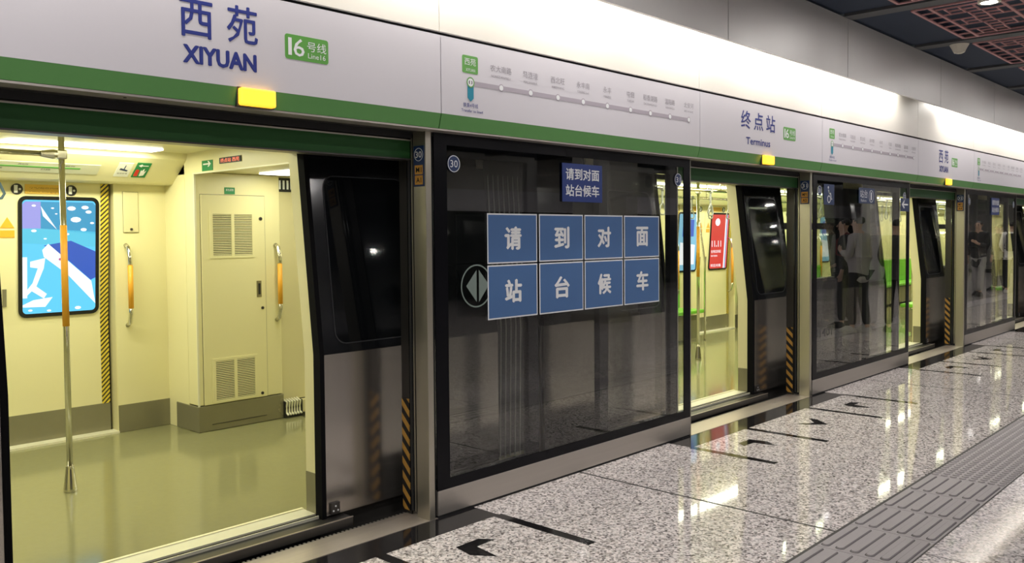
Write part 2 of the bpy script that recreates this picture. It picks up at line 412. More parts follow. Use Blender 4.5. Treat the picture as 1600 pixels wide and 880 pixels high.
for k in range(0, 6):
    t = post(k, *lab.get(k, (None, None, None)))
    if k > 3: t['label'] = 'brushed steel door post %s' % ordn[k]
    guard(k, 'black and yellow striped strip '+ordn[k])
    x = P*k
    leafpsd(x-.057, x+.93, k, x-.057, 'black framed glass sliding leaf parked right, '+ordn[k])
    leafpsd(x-2.07-.95, x-2.07-.01, k, x-2.07-.01, 'black framed glass sliding leaf parked left, '+ordn[k])
    # sill
    s = thing('door_sill', 'ribbed metal sill with toothed rubber edge '+ordn[k], 'door sill', (x-1.05, .1, 0), 'metal sills of the doorways')
    MB().box(x-2.07, x-.0, .0, .098, -.03, .003).build('sill_plate', SILL, s)
    MB().box(x-2.07, x-.0, .101, .200, -.03, .001).build('sill_plate', SILL, s)
    te = MB(); te.box(x-2.07, x-.02, .2, .206, -.03, .0)
    for i in range(82): te.box(x-2.06+i*.025, x-2.06+i*.025+.012, .206, .219, -.02, 0)
    te.build('comb_edge', mat('grey_rubber', (.25, .23, .2), .6), s)['kind'] = 'stuff'
    # green door header
    h = thing('door_header', 'green header box, darkened for shade, recessed above the gap, '+ordn[k], 'header', (x-1.05, .12, 1.95), 'green door headers')
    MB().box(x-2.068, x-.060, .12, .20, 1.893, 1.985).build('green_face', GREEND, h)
    MB().box(x-2.068, x-.060, .112, .20, 1.985, 1.992).build('top_trim', STEEL, h)
    MB().box(x-2.068, x-.060, .114, .20, 1.886, 1.893).build('bottom_trim', DARKM, h)
    MB().box(x-2.068, x-.060, .10, .20, 1.998, 2.03).build('shadow_gap', BLACKM, h)

for k in (0, 1, 2, 3):
    decal_num(screens[k], P*k+.14, 1.87, str(30+k)); 
    if k < 3: decal_num(screens[k], P*k+2.325, 1.873, str(31+k))
# second screen signs
s1 = screens[1]
def plate(scr, x0, x1, z0, z1, name, m=NAVY): return MB().box(x0, x1, -.002, -.0005, z0, z1).build(name, m, scr)
p = plate(s1, 4.79, 5.02, 1.745, 1.935, 'wheelchair_sign')
c = MB(); ringmesh(c, circ(4.90, 1.797, .036), circ(4.90, 1.797, .026), FX, FZ, FN, (0, -.002, 0), .001)
c.prism(circ(4.885, 1.905, .013, 12), FX, FZ, FN, (0, -.002, 0), .0012)
c.prism([(4.878, 1.885), (4.897, 1.885), (4.900, 1.845), (4.932, 1.842), (4.952, 1.79), (4.970, 1.795), (4.966, 1.806), (4.956, 1.803), (4.940, 1.856), (4.89, 1.858)], FX, FZ, FN, (0, -.002, 0), .0014)
c.build('wheelchair_symbol', INKW, p)
p = plate(s1, 5.61, 6.02, 1.775, 1.93, 'platform_sign')
text('站台', (5.64, 5.83, 1.83, 1.91), INKW, p, (0, -.002, 0)); text('Platform', (5.66, 5.80, 1.79, 1.815), INKW, p, (0, -.002, 0))
c = MB(); ringmesh(c, circ(5.93, 1.85, .062), circ(5.93, 1.85, .056), FX, FZ, FN, (0, -.002, 0), .001); c.build('ring', INKW, p)
text('1', (5.91, 5.945, 1.812, 1.89), INKW, p, (0, -.002, 0))
p = plate(s1, 6.76, 7.03, 1.71, 1.855, 'arrow_sign')
MB().prism([(6.80, 1.785), (6.87, 1.83), (6.885, 1.815), (6.855, 1.793), (6.99, 1.793), (6.99, 1.777), (6.855, 1.777), (6.885, 1.755), (6.87, 1.74)], FX, FZ, FN, (0, -.002, 0), .001).build('arrow', INKW, p)
text('81401', (4.62, 5.0, .52, .60), mat('faint_lettering', (.06, .06, .06), .5), s1, (0, .006, 0))
# diamond decal on first screen
s0 = screens[0]
c = MB(); ringmesh(c, circ(.30, 1.213, .118, 40), circ(.30, 1.213, .110, 40), FX, FZ, FN, (0, -.0005, 0), .001)
c.build('ring_decal', mat('frosted_decal', (.17, .22, .20), .5), s0)
MB().prism([(.222, 1.215), (.30, 1.30), (.30, 1.125)], FX, FZ, FN, (0, -.0005, 0), .001).build('triangle_decal', MATS['frosted_decal'], s0)
MB().prism([(.318, 1.30), (.396, 1.215), (.318, 1.125)], FX, FZ, FN, (0, -.0005, 0), .001).build('triangle_decal', MATS['frosted_decal'], s0)

# posters
def poster(x0, x1, z0, z1, ch, label, tiltl=0, tiltr=0, grp='blue character posters on the first glass'):
    cx = (x0+x1)/2
    t = thing('poster', label, 'poster', (cx, -.003, z0), grp)
    pts = lambda i: [(x0+i, z0+i+tiltl), (x1-i, z0+i+tiltr), (x1-i, z1-i), (x0+i, z1-i)]
    MB().prism(pts(0), FX, FZ, FN, (0, -.001, 0), .0012).build('sheet', POSTW, t)
    MB().prism(pts(.008), FX, FZ, FN, (0, -.0022, 0), .0006).build('blue_field', POSTB, t)
    zc = (z0+z1)/2
    text(ch, (cx-.066, cx+.066, zc-.062, zc+.064), INKW, t, (0, -.003, 0), fat=.0055, t=.0008, name='character')
    return t
xs = [(.385, .800), (.818, 1.232), (1.247, 1.651), (1.667, 2.078)]
for i, (a, b) in enumerate(xs):
    ptop = ['leftmost', 'second from left', 'third from left', 'rightmost']
    poster(a, b, 1.330, 1.611, '请到对面'[i], 'blue poster with the character %s, upper row, %s' % ('请到对面'[i], ptop[i]))
    poster(a, b, 1.018, 1.322, '站台候车'[i], 'blue poster with the character %s, lower row, %s' % ('站台候车'[i], ptop[i]), 0)
t = thing('notice_sign', 'dark blue sign with two lines of white characters, above the posters on the first glass', 'sign', (1.23, -.003, 1.69), 'dark blue notices')
MB().box(1.032, 1.429, -.004, -.0005, 1.690, 1.925).build('sign_plate', mat('deep_blue_sign', (.015, .04, .20), .35), t, bevel=.0008)
text('请到对面', (1.065, 1.395, 1.825, 1.895), INKW, t, (0, -.004, 0), fat=.0018); text('站台候车', (1.065, 1.395, 1.725, 1.795), INKW, t, (0, -.004, 0), fat=.0018)
t2 = copy_tree(t, P*2+.12, 'small blue sign with two lines of white characters on the third glass')
t2.location.z += .02

# ================================================================== SIGN BAND
def module(x0, x1, name, label, group):
    t = thing(name, label, 'sign panel', ((x0+x1)/2, -.1, 2.11), group)
    a, b = x0+.003, x1-.003
    m = MB(); m.add([(a, -.100, 2.110), (b, -.100, 2.110), (b, -.100, 2.503), (a, -.100, 2.503), (a, -.06, 2.110), (b, -.06, 2.110), (b, -.06, 2.503), (a, -.06, 2.503)],
                    [(0, 1, 2, 3), (7, 6, 5, 4), (3, 2, 6, 7), (0, 3, 7, 4), (1, 5, 6, 2), (4, 5, 1, 0)]); m.build('white_face', WHITE, t)
    gm = MB(); gm.add([(a, -.100, 2.1095), (b, -.100, 2.1095), (b, -.080, 2.036), (a, -.080, 2.036), (a, -.05, 2.1095), (b, -.05, 2.1095), (b, -.05, 2.036), (a, -.05, 2.036)],
                      [(0, 3, 2, 1), (4, 5, 6, 7), (3, 7, 6, 2), (0, 1, 5, 4), (0, 4, 7, 3), (1, 2, 6, 5)]); gm.build('green_band', GREEN, t)
    return t
def badge(t, x0, x1, z0, z1):
    b = MB().prism([(x0+p[0], z0+p[1]) for p in rbox(x1-x0, z1-z0, .012, 3)], FX, FZ, FN, (0, -.1, 0), .001).build('line_badge', BADGE, t)
    W = x1-x0; H = z1-z0; o = (0, -.101, 0)
    text('1', (x0+.07*W, x0+.15*W, z0+.16*H, z0+.86*H), INKW, b, o, bold=.004); text('6', (x0+.19*W, x0+.44*W, z0+.15*H, z0+.87*H), INKW, b, o, bold=.004)
    text('号线', (x0+.50*W, x0+.95*W, z0+.42*H, z0+.82*H), INKW, b, o); text('Line16', (x0+.52*W, x0+.93*W, z0+.14*H, z0+.35*H), INKW, b, o)
def station(t, dx, l1, l2, ls):
    o = (dx, -.1, 0)
    if l1 == '西苑':
        text('西', (-1.406, -1.270, 2.284, 2.430), INKB, t, o, fat=.002); text('苑', (-1.205, -1.068, 2.290, 2.442), INKB, t, o, fat=.002)
        text('XIYUAN', (-1.394, -1.077, 2.180, 2.250), INKB, t, o, bold=.014, fat=.0028)
        badge(t, dx-.937, dx-.715, 2.26, 2.367)
    else:
        for i, ch in enumerate('终点站'): text(ch, (-1.505+i*.205, -1.355+i*.205, 2.298, 2.432), INKB, t, o, fat=.002)
        text('Terminus', (-1.425, -1.030, 2.178, 2.232), INKB, t, o, bold=.008, fat=.0012)
        badge(t, dx-.795, dx-.572, 2.258, 2.364)
ST = [('农大南路', 'NONGDANANLU', 1.0), ('马连洼', 'MALIANWA', .75), ('西北旺', 'XIBEIWANG', .75), ('永丰南', 'YONGFENG South', .75), ('永丰', 'YONGFENG', .5), ('屯佃', 'TUNDIAN', .5),
      ('稻香湖路', 'DAOXIANGHULU', 1.), ('温阳路', 'WENYANGLU', .75), ('北安河', "BEI'ANHE", .75)]
SX = [.404, .643, .881, 1.117, 1.358, 1.605, 1.830, 2.065, 2.305]
def linemap(t, dx):
    o = (dx, -.1, 0); o2 = (dx, -.1006, 0)
    MB().box(dx+.171, dx+2.305, -.1012, -.1, 2.275, 2.299).build('route_line', LINE, t)
    for i, x in enumerate(SX):
        c = MB(); c.prism(circ(x, 2.288, .0205, 18), FX, FZ, FN, (dx, -.1012, 0), .0006); c.build('station_ring', LINE, t)
        c = MB(); c.prism(circ(x, 2.288, .0150, 18), FX, FZ, FN, (dx, -.1018, 0), .0006); c.build('station_dot', INKW, t)
        nm, py, w_ = ST[i]; W = .165*w_
        text(nm, (x-W/2, x+W/2, 2.368, 2.405), INKG, t, o2, bold=0, name='station_name')
        text(py, (x-W*.46, x+W*.46, 2.338, 2.352), INKG, t, o2, name='station_name')
    b = MB().prism([(.114+p[0], 2.336+p[1]) for p in rbox(.114, .092, .010, 3)], FX, FZ, FN, (dx, -.1, 0), .001).build('station_badge', BADGE, t)
    text('西苑', (.130, .212, 2.378, 2.415), INKW, b, (dx, -.101, 0)); text('XIYUAN', (.138, .206, 2.346, 2.362), INKW, b, (dx, -.101, 0))
    MB().prism([(.150, 2.285), (.194, 2.285), (.194, 2.208), (.172, 2.19), (.150, 2.208)], FX, FZ, FN, (dx, -.1012, 0), .0006).build('transfer_pointer', TEAL, t)
    c = MB(); ringmesh(c, circ(.172, 2.290, .0275), circ(.172, 2.290, .0215), FX, FZ, FN, (dx, -.1018, 0), .0006); c.build('transfer_ring', BADGE, t)
    MB().prism(circ(.172, 2.29, .0215, 20), FX, FZ, FN, (dx, -.1018, 0), .0004).build('transfer_dot', INKW, t)
    c = MB()
    for s in (0, 1):
        sg = 1-2*s; arc = [(.172+sg*.013*math.cos(a), 2.290+sg*.013*math.sin(a)) for a in [math.radians(-50+25*i) for i in range(5)]]
        arc2 = [(.172+sg*.008*math.cos(a), 2.290+sg*.008*math.sin(a)) for a in [math.radians(50-25*i) for i in range(5)]]
        c.prism(arc+arc2, FX, FZ, FN, (dx, -.1022, 0), .0004)
    c.build('transfer_arrows', INKK, t)
    text('换乘4号线', (.118, .226, 2.158, 2.182), INKB, t, o2); text('Transfer to line4', (.104, .262, 2.134, 2.149), INKB, t, o2)
for k in range(-1, 5):
    dx = P*k
    nm = '终点站' if k in (1, 3) else '西苑'
    ordw = {-1: 'past the left edge', 0: 'nearest, at top left', 1: 'in the middle over doorway 31', 2: 'second 西苑 panel, further right over doorway 32', 3: 'beyond the right edge', 4: 'furthest down the platform'}[k]
    t = module(dx-2.103, dx-.035, 'station_sign', 'white sign panel reading %s with green lower band, %s' % (nm, ordw), 'station name sign panels')
    if k >= 0: station(t, dx, nm, None, None)
    ordw = {-1: 'past the left edge', 0: 'the nearest and largest, over the first glass screen', 1: 'second, over the wheelchair sign screen', 2: 'third, at the right edge', 3: 'fourth, out of view', 4: 'fifth, far off'}[k]
    t = module(dx-.035, dx+2.457, 'line_map_sign', 'white panel with grey route line, '+ordw, 'route map sign panels')
    if 0 <= k < 4: linemap(t, dx)
# soffit under the sign band, and joint backing
tr = struct('trim_1')
MB().box(-7, 32, -.079, .02, 2.026, 2.0345).build('soffit_lip', STEEL, tr)
MB().box(-7, 32, .02, .20, 2.03, 2.05).build('soffit_back', DARKM, tr)
MB().box(-7, 32, -.05, .05, 2.03, 2.6).build('backing', BLACKM, tr)
for k in range(-1, 6):
    for x in (P*k-1.6, P*k+.45, P*k+1.9): MB().tube([(x, -.04, 2.027), (x, -.04, 2.0235)], .006, 10).build('screw', DARKM, tr)
# beacons
for k in range(0, 5):
    x = P*k-1.08
    t = thing('warning_beacon', 'lit amber warning lamp on the green band '+ordn[k], 'lamp', (x, -.1, 2.07), 'amber door lamps')
    MB().box(x-.081, x+.081, -.128, -.08, 2.036, 2.108).build('lens', AMBER, t, bevel=.008)
    MB().box(x-.086, x+.086, -.100, -.078, 2.032, 2.112).build('bezel', DARKM, t)

# ================================================================== UPPER PANELS, FASCIA, CEILING
up_ = struct('wall_upper')
JX = sorted([P*k-.035 for k in range(-2, 7)]+[P*k+2.457 for k in range(-2, 7)])
for a, b in zip(JX[:-1], JX[1:]):
    MB().box(a+.0025, b-.0025, -.092, -.07, 2.524, 3.25).build('upper_panel', BRIGHT, up_)
    MB().box(a+.005, b-.005, -.325, -.300, 2.833, 3.34).build('fascia_panel', FASC, up_)
MB().box(-9, 32, -.045, -.04, 2.50, 3.3).build('backing', BLACKM, up_)
MB().box(-9, 32, -.300, -.285, 2.85, 3.34).build('backing', BLACKM, up_)
MB().box(-9, 32, -.300, -.04, 3.25, 3.34).build('trough_lid', BRIGHT, up_)
# concealed tubes behind the fascia, with the missing one
i = 0; x = -7.0
while x < 31:
    if not (6.25 < x+.6 < 7.6):
        t = thing('tube_light', 'fluorescent tube hidden behind the grey fascia', 'light', (x+.6, -.2, 2.98), 'tube lights behind the fascia')
        MB().tube([(x+.04, -.215, 2.99), (x+1.16, -.215, 2.99)], .014, 8).build('tube', TUBE, t)
        MB().box(x+.02, x+1.18, -.27, -.235, 3.0, 3.06).build('batten', IVORY, t)
        area('tube_light_source', (x+.6, -.215, 2.972), 1.1, .03, 9, (1, .95, .88))
        i += 1
    x += 1.22
ce = struct('ceiling')
MB().box(-9, 34, -11.2, -.30, 3.40, 3.5).build('ceiling_slab', NAVYC, ce)
for k in range(-6, 18):
    xb = 6.25+1.75*k
    MB().box(xb-.085, xb+.085, -11.2, -.335, 3.335, 3.42).build('beam', BEAM, ce)
    MB().box(xb-1.67, xb-.09, -.80, -.30, 3.36, 3.40).build('ceiling_panel', NAVYC, ce)
def lattice(x0, x1, y0, y1, label):
    t = thing('ceiling_lattice', label, 'lattice', ((x0+x1)/2, (y0+y1)/2, 3.34), 'dusty pink ceiling lattices')
    z0, z1 = 3.336, 3.348; w_ = .024
    r = MB()
    for y in (y0, y0+.13, y1-.13, y1): r.box(x0, x1, y-w_/2, y+w_/2, z0, z1)
    for x in (x0, x1): r.box(x-w_/2, x+w_/2, y0, y1, z0, z1)
    r.build('outer_rails', LATT, t)
    n = 7; q = MB(); wt = .013
    for i in range(1, n):
        x = x0+(x1-x0)*i/n
        q.box(x-wt/2, x+wt/2, y0, y0+.13, z0, z1); q.box(x-wt/2, x+wt/2, y1-.13, y1, z0, z1)
    q.build('border_bars', LATT, t)['kind'] = 'stuff'
    q = MB(); a, b = y0+.13, y1-.13; H = b-a; n = 12; wt = .011
    st = (x1-x0)/n
    for i in range(1, n):
        x = x0+st*i
        if i % 2: q.box(x-wt/2, x+wt/2, a, b, z0, z1); continue
        c0 = (.16, .40)[(i//2) % 2]; c1 = c0+.44
        q.box(x-wt/2, x+wt/2, a+H*c0, a+H*c1, z0, z1)
        for f in (c0, c1, (c0+c1)/2): q.box(x-st, x+st, a+H*f-wt/2, a+H*f+wt/2, z0, z1)
    q.build('meander_bars', LATT, t)['kind'] = 'stuff'
    return t
lt = lattice(4.66, 6.09, -1.57, -.81, 'dusty pink ceiling lattice nearest the camera dome')
pos = {-2: 'first of the row, left of the frame', -1: 'cut by the top edge of the picture', 1: 'just beyond the ivory dome', 2: 'third in the row', 3: 'fourth in the row', 4: 'fifth in the row', 5: 'sixth in the row', 6: 'seventh in the row'}
for k, wd in pos.items(): copy_tree(lt, 1.75*k, 'dusty pink ceiling lattice, '+wd)
pos[0] = 'next to the dome'
for k, wd in pos.items(): copy_tree(lt, 1.75*k, 'dusty pink ceiling lattice in the second row, '+wd, dy=-.95)
# dome camera
t = thing('ceiling_camera', 'ivory dome camera hanging under the dark ceiling beam', 'camera', (6.34, -.70, 3.30))
MB().tube([(6.34, -.70, 3.365), (6.34, -.70, 3.335), (6.34, -.70, 3.325), (6.34, -.70, 3.30), (6.34, -.70, 3.262), (6.34, -.70, 3.256)], [.085, .088, .085, .070, .052, .048], 24).build('housing', IVORY, t, smooth=False)
MB().tube([(6.34, -.70, 3.258), (6.34, -.70, 3.250), (6.34, -.70, 3.246)], [.036, .032, .018], 16).build('lens_dome', IVORY, t, smooth=True)
# downlights
DL = [(4.73, -1.38), (1.2, -1.38), (8.3, -1.38), (11.8, -1.38), (-2.3, -1.38), (15.3, -1.38), (18.8, -1.38), (22.3, -1.38)]+[(-5.2+4.1*x, y) for x in range(9) for y in (-2.7, -4.7, -6.7, -8.7)]
for n, (x, y) in enumerate(DL):
    t = thing('downlight', 'round recessed downlight at the top edge of the picture, among the lattices' if n == 0 else 'round recessed ceiling downlight of the hall', 'light', (x, y, 3.32), 'ceiling downlights')
    c = MB(); ringmesh(c, circ(0, 0, .085, 20), circ(0, 0, .062, 20), UX, UY, (0, 0, 1), (x, y, 3.318), .02); c.build('rim', IVORY, t)
    MB().prism(circ(0, 0, .062, 20), UX, UY, (0, 0, 1), (x, y, 3.33), .01).build('lamp', mat('lit_downlight', (1, 1, 1), .5, emit=(1, .96, .93), estr=30), t)
    if n < 8: area('downlight_source', (x, y, 3.322), .11, .11, 12, HALL, disk=True)

# ================================================================== TRAIN
def lean_n(z): return .115*max(0, z-.89)
def lean_f(z): return -.07*max(0, z-.9)
OPL = lambda k: -1.93 if k < 1 else -1.85
OPR = -.49       # train doorway, relative to each bay
def car(x0, x1, label, bays, windows):
    t = thing('train_car', label, 'train', ((x0+x1)/2, 1.8, -.3), 'cars of the train')
    # near side body between doors
    edges = [x0]
    for k in bays: edges += [P*k+OPL(k)-.02, P*k+OPR+.02]
    edges.append(x1)
    segs = list(zip(edges[0::2], edges[1::2]))
    for a, b in segs:
        if b-a < .02: continue
        MB().box(a, b, .385, .43, -.5, .885).build('side_panel', STEELK, t)
        ws = [w_ for w_ in windows if a < w_[0] and w_[1] < b]
        up_m = MB(); cr = MB()
        xs_ = [a]
        for w_ in ws: xs_ += [w_[0], w_[1]]
        xs_.append(b)
        for c_, d_ in zip(xs_[0::2], xs_[1::2]):
            up_m.box(c_, d_, .385, .43, .885, 2.6); cr.box(c_, d_, .47, .49, .06, 2.12, (.89,))
        for w_ in ws:
            up_m.box(w_[0], w_[1], .385, .43, .885, .985); up_m.box(w_[0], w_[1], .385, .43, 2.0, 2.6)
            cr.box(w_[0], w_[1], .47, .49, .06, .985, (.89,)); cr.box(w_[0], w_[1], .47, .49, 2.0, 2.12)
            wf = MB(); ringmesh(wf, [(w_[0], .985), (w_[1], .985), (w_[1], 2.0), (w_[0], 2.0)], [(w_[0]+.03, 1.015), (w_[1]-.03, 1.015), (w_[1]-.03, 1.97), (w_[0]+.03, 1.97)], FX, FZ, (0, 1, 0), (0, .38, 0), .1)
            wf.box(w_[0]+.03, w_[1]-.03, .40, .45, 1.52, 1.585)
            f_ = wf.build('window', BLACKM, t, lean=lean_n)
            MB().box(w_[0]+.03, w_[1]-.03, .42, .425, 1.015, 1.52).build('pane', TRAING, f_, lean=lean_n)
            MB().box(w_[0]+.03, w_[1]-.03, .42, .425, 1.585, 1.97).build('pane', TRAING, f_, lean=lean_n)
        up_m.build('upper_side', BLACK, t, lean=lean_n)
        cr.build('inner_lining', CREAM, t, lean=lean_n)
        MB().box(a, b, .462, .47, .06, .27).build('inner_skirting', TKICK, t)
    for k in bays:
        a, b = P*k+OPL(k), P*k+OPR
        MB().box(a, b, .40, .47, 1.93, 2.6).build('door_lintel', BLACKM, t, lean=lean_n)
        for s, xx in ((1, b), (-1, a)):
            MB().box(min(xx, xx+.02*s), max(xx, xx+.02*s), .372, .475, .06, 1.96, (.89,)).build('door_jamb', CREAM, t, lean=lean_n)
            MB().box(min(xx-.002*s, xx), max(xx-.002*s, xx), .385, .476, .06, .27).build('jamb_skirting', TKICK, t)
        MB().box(a, b, .395, .52, .02, .0615).build('sill', TSILL, t)
        MB().box(a, b, .505, .525, .06, .066).build('sill_trim', mat('pale_yellow_trim', (.85, .82, .55), .4), t)
        gr = MB(); gr.box(a-.1, b+.1, .33, .395, .0, .045); gr.build('door_track', BLACKM, t)
        MB().box(a-.1, b+.05, .355, .362, .045, .060).build('track_rail', TSILL, t)
        MB().box(a-.1, b+.05, .378, .383, .045, .058).build('track_rail', DARKM, t)
        st = MB(); st.box(a-.13, b+.13, .25, .335, .0, .045); st.build('step_plate', DARKM, t, bevel=.003)
        MB().box(a-.13, b+.13, .249, .258, .0455, .049).build('step_edge', SILL, t)
        # parked outer leaves
        for s in (1, -1):
            e0 = b-.005 if s > 0 else a+.005; e1 = e0+.78*s
            l0, l1 = min(e0, e1), max(e0, e1)
            d = MB().box(l0, l1, .335, .375, .885, 1.955).build('door_leaf', BLACK, t, lean=lean_n)
            in0, in1 = min(e0+.022*s, e1), max(e0+.022*s, e1)
            MB().box(in0, in1, .330, .376, .055, .885).build('lower_skin', STEELK, d)
            MB().box(min(e0-.003*s, e0+.024*s), max(e0-.003*s, e0+.024*s), .325, .382, .045, 1.957, (.885,)).build('edge_seal', SEAL, d, lean=lean_n)
            c_ = MB(); wx = l0+(.105 if s > 0 else .12)
            ringmesh(c_, [(wx+p_[0], .93+p_[1]) for p_ in rbox(.555, .88, .07, 5)], [(wx+.006+p_[0], .936+p_[1]) for p_ in rbox(.543, .868, .064, 5)], FX, FZ, (0, -1, 0), (0, .335, 0), .002)
            c_.build('window_outline', mat('grey_seal', (.03, .032, .035), .5), d, lean=lean_n)
            MB().prism([(wx+.006+p_[0], .936+p_[1]) for p_ in rbox(.543, .868, .064, 5)], FX, FZ, (0, -1, 0), (0, .335, 0), .001).build('window_pane', DARKG, d, lean=lean_n)
            bx = e0+.075*s
            MB().box(bx-.028, bx+.028, .318, .331, .06, .118).build('bracket', DARKM, d, bevel=.002)
            h_ = MB()
            for px_, pz_ in ((0, .1), (-.014, .077), (.014, .077)): h_.tube([(bx+px_, .3185, pz_), (bx+px_, .316, pz_)], .005, 8)
            h_.build('bolt', INKW, d)
    # shell
    MB().box(x0, x1, .43, 3.35, -.5, .0).build('underframe', BLACKM, t)
    MB().box(x0+.02, x1-.02, .43, 3.25, .0, .058).build('train_floor', TFLOOR, t)
    MB().box(x0, x1, .60, 3.10, 2.13, 2.6).build('roof', BLACKM, t)
    MB().box(x0+.02, x1-.02, .56, 2.78, 2.105, 2.13).build('ceiling_liner', CREAM, t)
    return t
W = [(P*k+.22, P*k+1.60) for k in range(1, 5)]
car1 = car(-7, .86, 'near train car seen through the open first doorway, cream interior with cabinet', [-1, 0], [])
car2 = car(1.30, 24.5, 'next train car seen through the second doorway and the glass, black and steel sides', [1, 2, 3, 4], W)

# far side inside: doors, wall strips, coves  (bay list)
def cove(x0, x1, par):
    m = MB(); prof = [(3.20, 1.885), (2.955, 1.885), (2.935, 1.895), (2.715, 2.055), (2.70, 2.105), (3.20, 2.105)]
    m.prism(prof, (0, 1, 0), (0, 0, 1), (1, 0, 0), (x0, 0, 0), x1-x0); m.build('cove_panel', CREAM, par)
    m = MB(); prof = [(.50, 1.97), (.66, 1.97), (.90, 2.07), (.92, 2.105), (.50, 2.105)]
    m.prism(prof, (0, 1, 0), (0, 0, 1), (1, 0, 0), (x0, 0, 0), x1-x0); m.build('cove_panel', CREAM, par)
cove(-7, .0, car1); cove(1.9, 24.4, car2)
def farbay(k, par, has_l=True, has_r=True):
    c = P*k-1.175; a, b = c-.74, c+.74+.03
    for s in (1, -1):
        l0, l1 = (c+.003, b) if s > 0 else (a, c-.003)
        d = MB().box(l0, l1, 3.17, 3.20, .065, 1.90, (.9,)).build('far_door_leaf', CREAM, par, lean=lean_f)
        MB().box(l0, l1, 3.165, 3.171, .065, .275).build('skirting', TKICK, d)
        e = l1-.03 if s > 0 else l0+.03
        MB().box(e-.028, e+.028, 3.164, 3.170, .275, 1.885, (.9,)).build('hazard_tape', HAZF, d, lean=lean_f)
        xc = c+.30*s; pl = (xc-.09 if s > 0 else xc-.13)
        f = MB().prism([(pl+p_[0], 1.80+p_[1]) for p_ in [(0, 0), (.25, 0), (.25, .065), (0, .065)]], FX, FZ, FN, (0, 3.168, 0), .003).build('mind_gap_sticker', mat('mustard_sticker', (.72, .45, .07), .5), d, lean=lean_f)
        text('小心站台间隙', (pl+.03, pl+.22, 1.836, 1.858), mat('brown_lettering', (.2, .08, .02), .5), d, (0, 3.166, 0)).data.transform(Matrix.Translation((0, lean_f(1.85), 0)))
        text('Mind the gaps', (pl+.03, pl+.22, 1.806, 1.828), MATS['brown_lettering'], d, (0, 3.166, 0)).data.transform(Matrix.Translation((0, lean_f(1.82), 0)))
        for xx in (pl-.05, pl+.30):
            q = MB(); q.prism(circ(xx, 1.83, .038, 20), FX, FZ, FN, (0, 3.166, 0), .002); q.build('round_sticker', INKK, d, lean=lean_f)
            q = MB(); q.prism([(xx-.018, 1.805), (xx+.004, 1.805), (xx+.004, 1.857), (xx-.018, 1.857)], FX, FZ, FN, (0, 3.163, 0), .002); q.prism(circ(xx+.018, 1.83, .008, 8), FX, FZ, FN, (0, 3.163, 0), .002); q.build('round_sticker_figure', INKW, d, lean=lean_f)
        xt = c+.10*s
        q = MB(); q.prism([(xt-.045, 1.565), (xt+.045, 1.565), (xt, 1.64)], FX, FZ, FN, (0, 3.168, 0), .002); q.build('warning_triangle', YEL, d, lean=lean_f)
        q = MB(); q.box(xt-.045, xt+.045, 3.166, 3.169, 1.50, 1.55); q.build('warning_label', YEL, d, lean=lean_f)
        MB().box(xt-.02*s-.012, xt-.02*s+.012, 3.16, 3.172, 1.03, 1.15).build('flush_handle', TKICK, d, lean=lean_f)
    MB().box(c-.79, c+.79, 3.06, 3.17, .05, .072).build('far_sill', TSILL, par)
def farwall(x0, x1, par):
    MB().box(x0, x1, 3.07, 3.09, .06, 1.89, (.9,)).build('far_wall', CREAM, par)
    MB().box(x0, x1, 3.063, 3.071, .06, .26).build('far_skirting', TKICK, par)
    for xx in (x0, x1-.01): MB().box(xx, xx+.01, 3.09, 3.2, .06, 1.89).build('wall_return', CREAMD, par)
farbay(0, car1); farbay(-1, car1)
for k in (1, 2, 3, 4, 5): farbay(k, car2)
farwall(-.385, .0, car1); farwall(-4.945, -1.945, car1)
for k in range(1, 6): farwall(P*k-.385 if k else 0, P*k+P-1.945, car2)
farwall(1.9, P-1.945, car2)
MB().box(-7, .86, 3.21, 3.3, .0, 2.6).build('far_side', BLACKM, car1); MB().box(1.3, 24.5, 3.21, 3.3, .0, 2.6).build('far_side', BLACKM, car2)
# end bulkheads: cabin side corners
MB().box(.0, .02, 2.75, 3.07, .06, 2.105).build('cabinet_side', CREAM, car1)
MB().box(-.32, -.21, 3.060, 3.071, 1.533, 1.83).build('access_panel', CREAMD, car1, bevel=.003)
MB().tube([(-.265, 3.06, 1.555), (-.265, 3.054, 1.555)], .010, 12).build('lock', DARKM, car1)
q = MB(); ringmesh(q, [(-.322, 1.531), (-.208, 1.531), (-.208, 1.832), (-.322, 1.832)], [(-.318, 1.535), (-.212, 1.535), (-.212, 1.828), (-.318, 1.828)], FX, FZ, FN, (0, 3.069, 0), .003); q.build('panel_joint', TKICK, car1)
# bulkhead over the gangway
MB().box(.0, .03, .56, 3.0, 1.955, 2.105).build('bulkhead', CREAM, car1)
MB().box(-.004, .03, .56, 2.62, 1.948, 1.956).build('bulkhead_edge', TSILL, car1)
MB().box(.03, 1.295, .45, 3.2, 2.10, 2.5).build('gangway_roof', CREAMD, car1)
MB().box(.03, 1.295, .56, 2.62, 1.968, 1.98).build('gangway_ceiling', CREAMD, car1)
MB().box(.86, 1.295, .45, 3.2, -.3, .055).build('gangway_floor', mat('gangway_plate', (.25, .24, .13), .3), car1)
for xx in (.84, 1.28): MB().box(xx, xx+.004, .5, 2.62, .056, .0585).build('floor_joint', GAP, car1)
U, V, N = (0, -1, 0), (0, 0, 1), (-1, 0, 0)
q = MB().prism([(0, 1.962), (.155, 1.962), (.155, 2.036), (0, 2.036)], U, V, N, (0, 2.475, 0), .003).build('exit_sign', mat('exit_green', (.0, .22, .06), .5), car1)
MB().prism([(.02, 2.015), (.10, 2.015), (.085, 2.03), (.10, 2.03), (.13, 2.010), (.10, 1.990), (.085, 1.990), (.10, 2.005), (.02, 2.005)], U, V, N, (-.003, 2.475, 0), .001).build('arrow', INKW, q)
